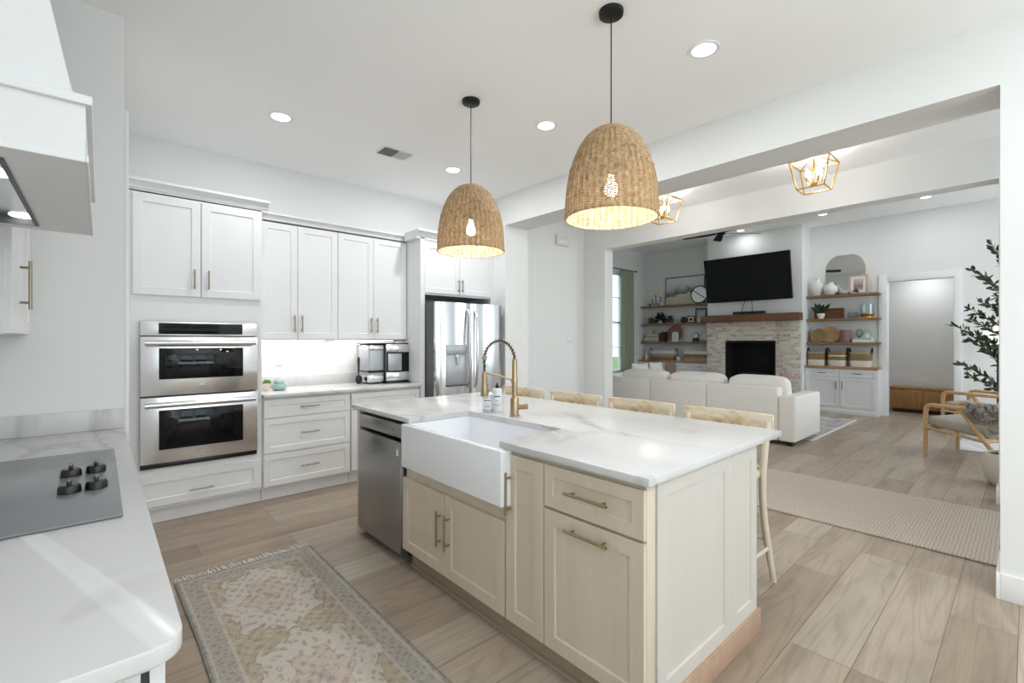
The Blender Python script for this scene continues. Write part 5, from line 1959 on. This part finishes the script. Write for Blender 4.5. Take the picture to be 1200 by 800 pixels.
for (dy, L, up) in ((0.2, 0.23, 0.7), (0.12, 0.25, 1.0), (0.03, 0.22, 1.1), (-0.05, 0.2, 0.9), (-0.2, 0.27, 0.95), (-0.14, 0.24, 0.7), (0.18, 0.18, 0.45), (0.08, 0.2, 0.75)):
    p0 = Vector((10.57, 2.715, S2 + 0.095))
    d = Vector((random.uniform(-0.25, 0.15), dy * 4, up)).normalized()
    sd = d.cross(Vector((1, 0, 0))).normalized()
    w_ = 0.033
    pts = [p0 + d * L * q for q in (0.1, 0.4, 0.7, 1.0)]
    wid = [0.008, w_, w_ * 0.95, 0.002]
    vs = []
    for p, ww in zip(pts, wid):
        vs += [p + sd * ww, p + Vector((0.006, 0, 0)), p - sd * ww]
    fs = []
    for i in range(3):
        for j in range(2):
            fs.append((i * 3 + j, i * 3 + j + 1, i * 3 + j + 4, i * 3 + j + 3))
    m.raw(vs, fs)
m.build('leaves', 'leafdark', t)
lathe_thing('glass_bowl', 'low clear glass bowl left of the tall glass vase', 'bowl', [(0.0, 0.0), (0.04, 0.0), (0.085, 0.03), (0.095, 0.07), (0.07, 0.115), (0.066, 0.115), (0.09, 0.07), (0.08, 0.035), (0.0, 0.008)], (XS, 2.205, S2), 'clear')
t = thing('glass_vase', 'tall clear glass vase with a brass foot at the end of the middle right shelf', 'vase', (XS, 1.985, S2))
MB().lathe([(0.07, 0.045), (0.105, 0.06), (0.11, 0.09), (0.10, 0.25), (0.096, 0.25), (0.105, 0.09), (0.0, 0.06)], (XS, 1.985, S2), 28, cap=False).build('vessel', 'clear', t)
MB().lathe([(0.0, 0.0), (0.085, 0.0), (0.088, 0.012), (0.08, 0.03), (0.112, 0.062), (0.112, 0.072), (0.07, 0.045), (0.0, 0.04)], (XS, 1.985, S2), 28).build('foot', 'gold', t)

# --- right shelves, lowest
lathe_thing('white_vase', 'white teardrop vase behind the woven discs on the lowest right shelf', 'vase', [(0, 0), (0.06, 0), (0.085, 0.06), (0.09, 0.13), (0.065, 0.21), (0.03, 0.26), (0.022, 0.285), (0.014, 0.285), (0, 0.25)], (10.655, 2.825, S3), 'white', 'white vases on the lowest right shelf')


def woven_disc(label, y, r, x, mat, lean=0.12):
    t = thing('woven_disc', label, 'basket', (x, y, S3), 'woven discs on the lowest right shelf')
    T = frame_T(y, S3 + r + 0.004, lean, x) @ Matrix.Rotation(PI / 2, 4, 'X')
    m = MB()
    pts = []
    turns = 7
    for k in range(turns * 22):
        a = 2 * PI * k / 22
        rr = r * (0.05 + 0.95 * k / (turns * 22))
        pts.append((rr * math.cos(a), rr * math.sin(a), 0.01))
    m.tube(pts, r / turns * 0.55, 6, False, T)
    m.build('coil', mat, t)
    MB().tube([(r * math.cos(2 * PI * k / 40), r * math.sin(2 * PI * k / 40), 0.014) for k in range(40)], 0.012, 6, True, T).build('rim', mat, t)


woven_disc('smaller darker woven disc leaning against the white teardrop vase', 2.735, 0.125, 10.52, 'seagrass', 0.04)
woven_disc('larger straw woven disc standing beside the darker disc', 2.575, 0.15, 10.62, 'oak', 0.06)
lathe_thing('mauve_vase', 'ribbed mauve vase left of the teal books', 'vase', [(0, 0), (0.075, 0), (0.085, 0.02), (0.088, 0.2), (0.095, 0.225), (0.09, 0.235), (0.078, 0.22), (0, 0.2)], (10.58, 2.315, S3), 'mauve')
zz = S3
for wd, th, mt, lab in ((0.29, 0.048, 'paper', 'white book at the bottom of the stack beside the mauve vase'), (0.275, 0.036, 'teal', 'teal book lying on the white book beside the mauve vase')):
    book('book', lab, Matrix.Translation((XS, 2.045, zz)), wd, 0.19, th, mt, 'stacked books by the mauve vase')
    zz += th + 0.0006
t = thing('glass_cloche', 'small glass dome lantern standing on the teal book', 'lantern', (XS, 2.0, zz))
MB().lathe([(0.075, 0.012), (0.078, 0.07), (0.065, 0.115), (0.03, 0.14), (0.0, 0.146)], (XS, 2.0, zz), 24, cap=False).build('dome', 'clear', t)
MB().lathe([(0.0, 0.0), (0.085, 0.0), (0.085, 0.012), (0.0, 0.012)], (XS, 2.0, zz), 24).build('base', 'white', t)
MB().lathe([(0.0, 0.012), (0.022, 0.012), (0.022, 0.07), (0.0, 0.07)], (XS, 2.0, zz), 14).build('candle', 'candle', t)
t = thing('wire_ornament', 'small dark wire ornament behind the glass dome', 'ornament', (10.66, 2.12, zz))
m = MB()
for k in range(4):
    a = PI * k / 4
    m.tube([(10.66 + 0.055 * math.cos(a) * math.cos(b), 2.12 + 0.055 * math.sin(a) * math.cos(b), zz + 0.09 + 0.07 * math.sin(b)) for b in [2 * PI * j / 20 for j in range(20)]], 0.0025, 5, True)
m.build('wire_globe', 'silvergrey', t)
MB().lathe([(0, 0), (0.03, 0), (0.03, 0.01), (0.006, 0.016), (0.006, 0.024), (0, 0.024)], (10.66, 2.12, zz), 12).build('base', 'silvergrey', t)
bR = ((0, 0.42, 'white_band'), (0.42, 0.9, 'woven_band'), (0.9, 1.0, 'rim_band'))
basket('storage_basket', 'square two-tone basket nearest the chimney on the right cabinet', 2.785, 0.28, 0.27, S4, bR, 'two-tone baskets on the right cabinet', ('cotton', 'seagrass', 'linenbook'), flare=0.04)
basket('storage_basket', 'square two-tone basket in the middle of the three on the right cabinet', 2.445, 0.28, 0.27, S4, ((0, 0.42, 'white_band'), (0.42, 0.68, 'woven_band'), (0.68, 0.78, 'pale_stripe'), (0.78, 1.0, 'rim_band')), 'two-tone baskets on the right cabinet', ('cotton', 'seagrass', 'cotton', 'seagrass'), flare=0.04)
basket('storage_basket', 'square two-tone basket nearest the doorway on the right cabinet', 2.085, 0.31, 0.27, S4, bR, 'two-tone baskets on the right cabinet', ('cotton', 'seagrass', 'linenbook'), flare=0.04)

# ------------------------------------------------------------------ curtain and rod
t = thing('curtain_rod', 'thin black curtain rod above the living room window', 'curtain rod', (9.25, 6.63, 3.12))
MB().tube([(8.5, 6.63, 3.12), (10.14, 6.63, 3.12)], 0.011, 10).build('rod', 'black', t)
m = MB()
for xx in (8.62, 10.09):
    m.tube([(xx, 6.63, 3.12), (xx, 6.719, 3.12)], 0.008, 8)
m.build('bracket', 'black', t)
MB().pillow((10.15, 6.63, 3.12), (0.05, 0.05, 0.05), 1, 1, 14, 10).build('finial', 'black', t)


def curtain(x0, x1, label):
    random.seed(int(x0 * 10))
    t = thing('curtain', label, 'curtain', ((x0 + x1) / 2, 6.63, 0.02), 'green curtains')
    m = MB()
    nx, nz = 70, 24
    vs, fs = [], []
    for sgn in (1, -1):
        for j in range(nz + 1):
            q = j / nz
            for i in range(nx + 1):
                p = i / nx
                wv = 0.045 * math.sin(p * 2 * PI * 5.5 + 0.5 * math.sin(q * 4)) * (0.65 + 0.35 * (1 - q))
                vs.append((x0 + (x1 - x0) * p + 0.012 * math.sin(q * 5 + p * 3), 6.63 + wv + sgn * 0.0025, 0.02 + 3.085 * q))
    o_ = (nx + 1) * (nz + 1)
    for s in (0, o_):
        for j in range(nz):
            for i in range(nx):
                a = s + j * (nx + 1) + i
                fs.append((a, a + 1, a + nx + 2, a + nx + 1))
    rim = [i for i in range(nx + 1)] + [(j + 1) * (nx + 1) - 1 for j in range(1, nz + 1)] + [nz * (nx + 1) + i for i in range(nx - 1, -1, -1)] + [j * (nx + 1) for j in range(nz - 1, 0, -1)]
    for k in range(len(rim)):
        a, b = rim[k], rim[(k + 1) % len(rim)]
        fs.append((a, b, b + o_, a + o_))
    m.raw(vs, fs)
    m.build('drape', 'curtain', t)


curtain(9.53, 10.05, 'long green linen curtain hanging at the living room window')

# ------------------------------------------------------------------ sofa
t = thing('sectional_sofa', 'cream linen sectional sofa with its back to the kitchen', 'sofa', (7.4, 3.7, 0))
for a, b in ((2.203, 3.165), (3.171, 4.10), (4.106, 5.42)):
    MB().box(6.66, 6.86, a, b, 0.055, 0.752, 0.018, None, 3).build('back_panel', 'fabric', t)
m = MB()
m.box(6.66, 7.72, 1.99, 2.2, 0.055, 0.648, 0.03, None, 3)
m.build('armrest', 'fabric', t)
MB().box(6.865, 7.68, 2.205, 4.56, 0.055, 0.28, 0.015).build('seat_base', 'fabric', t)
MB().box(6.865, 9.3, 4.565, 5.2, 0.055, 0.28, 0.015).build('chaise_base', 'fabric', t)
MB().box(6.865, 9.3, 5.205, 5.42, 0.055, 0.752, 0.018, None, 3).build('side_back', 'fabric', t)
for yc, wd in ((2.60, 0.78), (3.39, 0.77), (4.17, 0.77)):
    MB().box(6.87, 7.76, yc - wd / 2, yc + wd / 2, 0.285, 0.46, 0.045, None, 4).build('seat_cushion', 'fabric', t)
for xc, wd in ((7.28, 0.8), (8.08, 0.78), (8.86, 0.78)):
    MB().box(xc - wd / 2, xc + wd / 2, 4.57, 5.2, 0.285, 0.46, 0.045, None, 4).build('seat_cushion', 'fabric', t)
for yc, wd in ((2.55, 0.80), (3.45, 0.9), (4.36, 0.88)):
    T = Matrix.Translation((6.99, yc, 0.665)) @ Matrix.Rotation(math.radians(-8), 4, 'Y')
    MB().pillow((0, 0, 0), (0.25, wd, 0.44), 0.42, 0.4, 36, 18, T).build('back_cushion', 'fabric', t)
for k, (x, y) in enumerate(((6.74, 2.07), (7.62, 2.10), (6.74, 5.3), (9.2, 5.3), (9.2, 4.66))):
    MB().box(x - 0.045, x + 0.045, y - 0.03, y + 0.03, 0.0 if x < 7 else 0.01, 0.056, 0.004).build('foot', 'plastic', t)


def throw_pillow(label, c, sx, rot, tilt, mat, group=None, s=0.46):
    T = Matrix.Translation(c) @ Matrix.Rotation(rot, 4, 'Z') @ Matrix.Rotation(tilt, 4, 'Y')
    m = MB()
    n = 22
    vs, fs = [], []
    for side in (1, -1):
        for j in range(n + 1):
            for i in range(n + 1):
                a, b = 2 * i / n - 1, 2 * j / n - 1
                th = sx * ((1 - a * a) * (1 - b * b)) ** 0.45
                k = 1 - 0.06 * (1 - abs(a)) * abs(b) ** 2
                k2 = 1 - 0.06 * (1 - abs(b)) * abs(a) ** 2
                vs.append((side * th / 2, a * s / 2 * k2, b * s / 2 * k))
    o_ = (n + 1) ** 2
    for q in (0, o_):
        for j in range(n):
            for i in range(n):
                p = q + j * (n + 1) + i
                fs.append((p, p + 1, p + n + 2, p + n + 1))
    m.raw(vs, fs, T)
    bmesh.ops.remove_doubles(m.bm, verts=m.bm.verts[:], dist=1e-5)
    return tag(m.build('throw_pillow', mat), label, 'pillow', group)


throw_pillow('mauve throw pillow at the armrest end of the sofa', (7.37, 2.335, 0.70), 0.15, 1.75, 0.1, 'mauve')
throw_pillow('white throw pillow on the far side of the sofa, nearest the curtain', (7.85, 5.02, 0.71), 0.16, 1.45, 0.12, 'pillowwhite', None)
throw_pillow('white throw pillow between the other white pillow and the brown one', (8.42, 5.02, 0.71), 0.16, 1.6, 0.12, 'pillowwhite', None)
throw_pillow('brown throw pillow on the far side of the sofa, below the short white candle', (8.95, 5.0, 0.71), 0.15, 1.7, 0.12, 'brownpillow')

# ------------------------------------------------------------------ armchairs
def armchair():
    t = thing('armchair', 'pale oak armchair with grey cushions, nearer of the two, under the draped throw', 'armchair', (7.615, 0.378, 0), 'pale oak armchairs', local=True, rotz=math.radians(-23))
    wx = 0.31
    for s in (-1, 1):
        x = s * wx
        pts = [(x, 0.36, 0.0), (x, 0.36, 0.3), (x, 0.36, 0.50), (x, 0.352, 0.56), (x, 0.33, 0.592), (x, 0.29, 0.603), (x, 0.15, 0.602), (x, -0.12, 0.598), (x, -0.44, 0.59)]
        MB().tube(pts, [0.019, 0.022, 0.024, 0.025, 0.025, 0.025, 0.025, 0.024, 0.02], 12).build('arm_frame', 'oak', t)
        MB().tube([(x, 0.02, 0.59), (x, -0.15, 0.33), (x, -0.37, 0.014)], [0.022, 0.026, 0.018], 12).build('rear_leg', 'oak', t)
        MB().tube([(x, 0.355, 0.33), (x, -0.22, 0.255)], 0.024, 10, False, None, 0.6).build('side_rail', 'oak', t)
    m = MB()
    m.tube([(-wx, 0.345, 0.315), (wx, 0.345, 0.315)], 0.021, 10)
    m.build('front_rail', 'oak', t)
    m = MB()
    m.tube([(-wx, -0.2, 0.26), (wx, -0.2, 0.26)], 0.021, 10)
    m.build('back_rail', 'oak', t)
    T = Matrix.Translation((0, 0.06, 0.37)) @ Matrix.Rotation(math.radians(7), 4, 'X')
    MB().box(-0.278, 0.278, -0.28, 0.31, -0.055, 0.06, 0.04, T, 4).build('seat_cushion', 'cushiongrey', t)
    T = Matrix.Translation((0, -0.32, 0.60)) @ Matrix.Rotation(math.radians(22), 4, 'X')
    MB().box(-0.275, 0.275, -0.06, 0.05, -0.25, 0.24, 0.04, T, 4).build('back_cushion', 'cushiongrey', t)
    m = MB()
    T2 = T
    m.tube([(-0.24, -0.075, -0.30), (-0.24, -0.075, 0.2), (-0.2, -0.075, 0.235), (0.2, -0.075, 0.235), (0.24, -0.075, 0.2), (0.24, -0.075, -0.30)], 0.016, 8, False, T2)
    m.build('back_frame', 'oak', t)
    return t


ac = armchair()
dup(ac, (9.55, 0.40, 0.0085), None, label='pale oak armchair with grey cushions, farther of the two, against the end wall')

# throw over the near arm of the nearer chair
t_rot = Matrix.Translation((7.615, 0.378, 0)) @ Matrix.Rotation(math.radians(-23), 4, 'Z')
m = MB()
random.seed(21)
nx, ny = 34, 22
prof = []
for k in range(nx + 1):
    q = k / nx
    if q < 0.36:      # outer side hanging
        prof.append((-0.345 - 0.01 * math.sin(q * 9), 0.50 + (0.125) * (q / 0.36)))
    elif q < 0.6:
        a = PI * (q - 0.36) / 0.24
        prof.append((-0.31 - 0.036 * math.cos(a), 0.625 + 0.035 * math.sin(a)))
    else:
        prof.append((-0.272 + 0.02 * math.sin((q - 0.6) * 8), 0.625 - 0.20 * (q - 0.6) / 0.4))
vs, fs = [], []
for side in (0, 0.008):
    for j in range(ny + 1):
        r = j / ny
        for k in range(nx + 1):
            x, z = prof[k]
            fold = 0.014 * math.sin(r * 21 + k * 0.25) + 0.008 * math.sin(r * 47)
            vs.append((x - fold * (1 if k < nx * 0.45 else -0.5) - 0.004 - side * (1 if k < nx * 0.48 else -1), -0.40 + 0.36 * r + 0.02 * math.sin(k * 0.5), z + abs(fold) * 0.7 + 0.004 + side + (0.02 * math.sin(r * 9) if k < 6 else 0)))
o_ = (nx + 1) * (ny + 1)
for q in (0, o_):
    for j in range(ny):
        for k in range(nx):
            p = q + j * (nx + 1) + k
            fs.append((p, p + 1, p + nx + 2, p + nx + 1))
rim = [i for i in range(nx + 1)] + [(j + 1) * (nx + 1) - 1 for j in range(1, ny + 1)] + [ny * (nx + 1) + i for i in range(nx - 1, -1, -1)] + [j * (nx + 1) for j in range(ny - 1, 0, -1)]
for k in range(len(rim)):
    a, b = rim[k], rim[(k + 1) % len(rim)]
    fs.append((a, b, b + o_, a + o_))
m.raw(vs, fs, t_rot)
tag(m.build('throw_blanket', 'plaid'), 'charcoal and white throw draped over the near chair arm', 'blanket')

# ------------------------------------------------------------------ lamp, bench, tree, rugs
t = thing('floor_lamp', 'lit floor lamp with a pale drum shade behind the olive tree', 'floor lamp', (10.2, 0.31, 0))
MB().lathe([(0.0, 0.0), (0.14, 0.0), (0.14, 0.02), (0.02, 0.03), (0.0, 0.03)], (10.2, 0.31, 0), 28).build('base', 'black', t)
MB().cyl((10.2, 0.31, 0.03), (10.2, 0.31, 1.36), 0.012, 12).build('pole', 'black', t)
MB().lathe([(0.165, 1.29), (0.15, 1.585), (0.146, 1.585), (0.161, 1.29)], (10.2, 0.31, 0), 36, cap=False).build('lamp_shade', 'lampshade', t)
MB().lathe([(0.0, 1.36), (0.02, 1.36), (0.03, 1.41), (0.0, 1.45)], (10.2, 0.31, 0), 14).build('bulb', 'bulb', t)

t = thing('hall_bench', 'low golden oak bench cabinet beyond the doorway', 'bench', (11.7, 1.36, 0))
MB().box(11.52, 11.9, 0.85, 1.80, 0.07, 0.455, 0.004).build('body', 'bench', t)
MB().box(11.50, 11.91, 0.84, 1.81, 0.455, 0.485, 0.004).build('top', 'bench', t)
MB().box(11.56, 11.88, 0.88, 1.77, 0.0, 0.07).build('plinth', 'darkbook', t)
for y in (1.09, 1.56):
    d = MB().box(11.505, 11.52, y - 0.225, y + 0.225, 0.085, 0.43, 0.003).build('door', 'bench', t)
    m = MB()
    for k in range(13):
        yy = y - 0.19 + 0.38 * k / 12
        m.box(11.500, 11.506, yy - 0.007, yy + 0.007, 0.11, 0.405, 0.002)
    m.build('slats', 'bench', d)

px, py = 6.40, 0.12
t = thing('olive_tree', 'slender olive tree in a cream planter at the hall opening', 'potted tree', (px, py, 0))
MB().lathe([(0.0, 0.0), (0.12, 0.0), (0.165, 0.05), (0.19, 0.15), (0.185, 0.25), (0.165, 0.305), (0.15, 0.305), (0.155, 0.27), (0.0, 0.27)], (px, py, 0.001), 36).build('planter', 'pot', t)
MB().lathe([(0.0, 0.272), (0.154, 0.272), (0.154, 0.284), (0.0, 0.29)], (px, py, 0.001), 28).build('soil', 'soil', t)
random.seed(33)
trunk = [Vector((px, py, 0.28)), Vector((px + 0.01, py - 0.01, 0.6)), Vector((px - 0.02, py + 0.01, 0.95)), Vector((px + 0.01, py, 1.3)), Vector((px, py - 0.01, 1.7)), Vector((px - 0.01, py, 2.2))]
tm = MB()
tm.tube(trunk, [0.022, 0.02, 0.018, 0.014, 0.01, 0.004], 10)
lm = MB()
# left in the picture is (-0.745, 0.667); branches spread round the trunk, the longest that way
LFT = Vector((-0.7455, 0.6665, 0))


def branch(z, ang, L, rise, droop, n):
    d = Vector((LFT.x * math.cos(ang) - LFT.y * math.sin(ang), LFT.x * math.sin(ang) + LFT.y * math.cos(ang), 0))
    f = (z - 0.28) / 1.92
    i = min(4, int(f * 5))
    p0 = trunk[i].lerp(trunk[i + 1], f * 5 - i)
    pts = []
    for k in range(9):
        q = k / 8
        pts.append(p0 + d * L * q + Vector((0, 0, rise * q - droop * q * q)))
    tm.tube(pts, [0.008 - 0.0062 * k / 8 for k in range(9)], 6)
    for k in range(n):
        q = 0.22 + 0.8 * (k + random.random()) / n
        q = min(q, 1.0)
        a = pts[min(7, int(q * 8))].lerp(pts[min(8, int(q * 8) + 1)], q * 8 - int(q * 8) if q < 1 else 1)
        tang = (pts[min(8, int(q * 8) + 1)] - pts[min(7, int(q * 8))]).normalized()
        rnd = Vector((random.uniform(-1, 1), random.uniform(-1, 1), random.uniform(-0.8, 1)))
        ld = (tang * random.uniform(0.3, 1.1) + rnd * 0.75).normalized()
        l_ = random.uniform(0.045, 0.075)
        w_ = l_ * random.uniform(0.16, 0.24)
        sd = ld.cross(Vector((random.uniform(-1, 1), random.uniform(-1, 1), random.uniform(-1, 1)))).normalized()
        up = ld.cross(sd) * w_ * 0.25
        b = a + ld * 0.008
        lm.raw([b, b + ld * l_ * 0.35 + sd * w_ + up, b + ld * l_ * 0.75 + sd * w_ * 0.8 + up, b + ld * l_, b + ld * l_ * 0.75 - sd * w_ * 0.8 + up, b + ld * l_ * 0.35 - sd * w_ + up, b + ld * l_ * 0.5], [(0, 1, 6), (1, 2, 6), (2, 3, 6), (3, 4, 6), (4, 5, 6), (5, 0, 6)])


specs = [(0.98, 0.05, 0.46, 0.36, 0.10, 46), (0.92, -0.25, 0.30, 0.25, 0.05, 34), (1.1, 0.3, 0.36, 0.42, 0.05, 40), (1.24, -0.1, 0.34, 0.30, 0.04, 38), (1.34, 0.2, 0.36, 0.30, 0.12, 36),
         (1.5, 0.0, 0.36, 0.22, 0.02, 34), (1.58, -0.35, 0.30, 0.26, 0.03, 32), (1.66, 0.15, 0.34, 0.30, 0.10, 34), (1.86, 0.0, 0.24, 0.22, 0.02, 26), (1.95, 0.5, 0.2, 0.3, 0.0, 22), (2.05, -0.3, 0.14, 0.3, 0.0, 18),
         (0.96, 1.6, 0.36, 0.3, 0.05, 34), (1.1, 2.6, 0.4, 0.36, 0.05, 36), (1.2, 3.6, 0.4, 0.36, 0.05, 36), (1.3, 4.7, 0.4, 0.32, 0.05, 36), (1.5, 2.1, 0.36, 0.3, 0.05, 32), (1.6, 3.1, 0.36, 0.3, 0.05, 32), (1.7, 4.2, 0.34, 0.3, 0.05, 30), (1.9, 5.3, 0.26, 0.26, 0.0, 24), (1.95, 2.6, 0.24, 0.26, 0, 22), (1.4, 5.6, 0.38, 0.3, 0.05, 34)]
for s in specs:
    branch(*s)
tm.build('trunk', 'bark', t)
lm.build('foliage', 'leaf', t)

t = thing('living_rug', 'faded blue-grey patterned rug on the living room floor before the sofa', 'rug', (8.3, 3.6, 0))
MB().box(7.25, 9.75, 2.0, 5.3, 0.0006, 0.008, 0.002).build('pile', 'livingrug', t)
for c, d in ((1.96, 1.9995), (5.3005, 5.34)):
    MB().box(7.25, 9.75, c, d, 0.0006, 0.0095, 0.002).build('bound_edge', 'cotton', t)
t = thing('pale_rug', 'pale grey rug under the two armchairs', 'rug', (9.2, 0.0, 0))
MB().box(8.1, 10.5, -0.95, 0.62, 0.0006, 0.008, 0.002).build('pile', 'palerug', t)
for a, b in ((8.065, 8.0995), (10.5005, 10.535)):
    MB().box(a, b, -0.95, 0.62, 0.0006, 0.0095, 0.002).build('bound_edge', 'silverpanel', t)
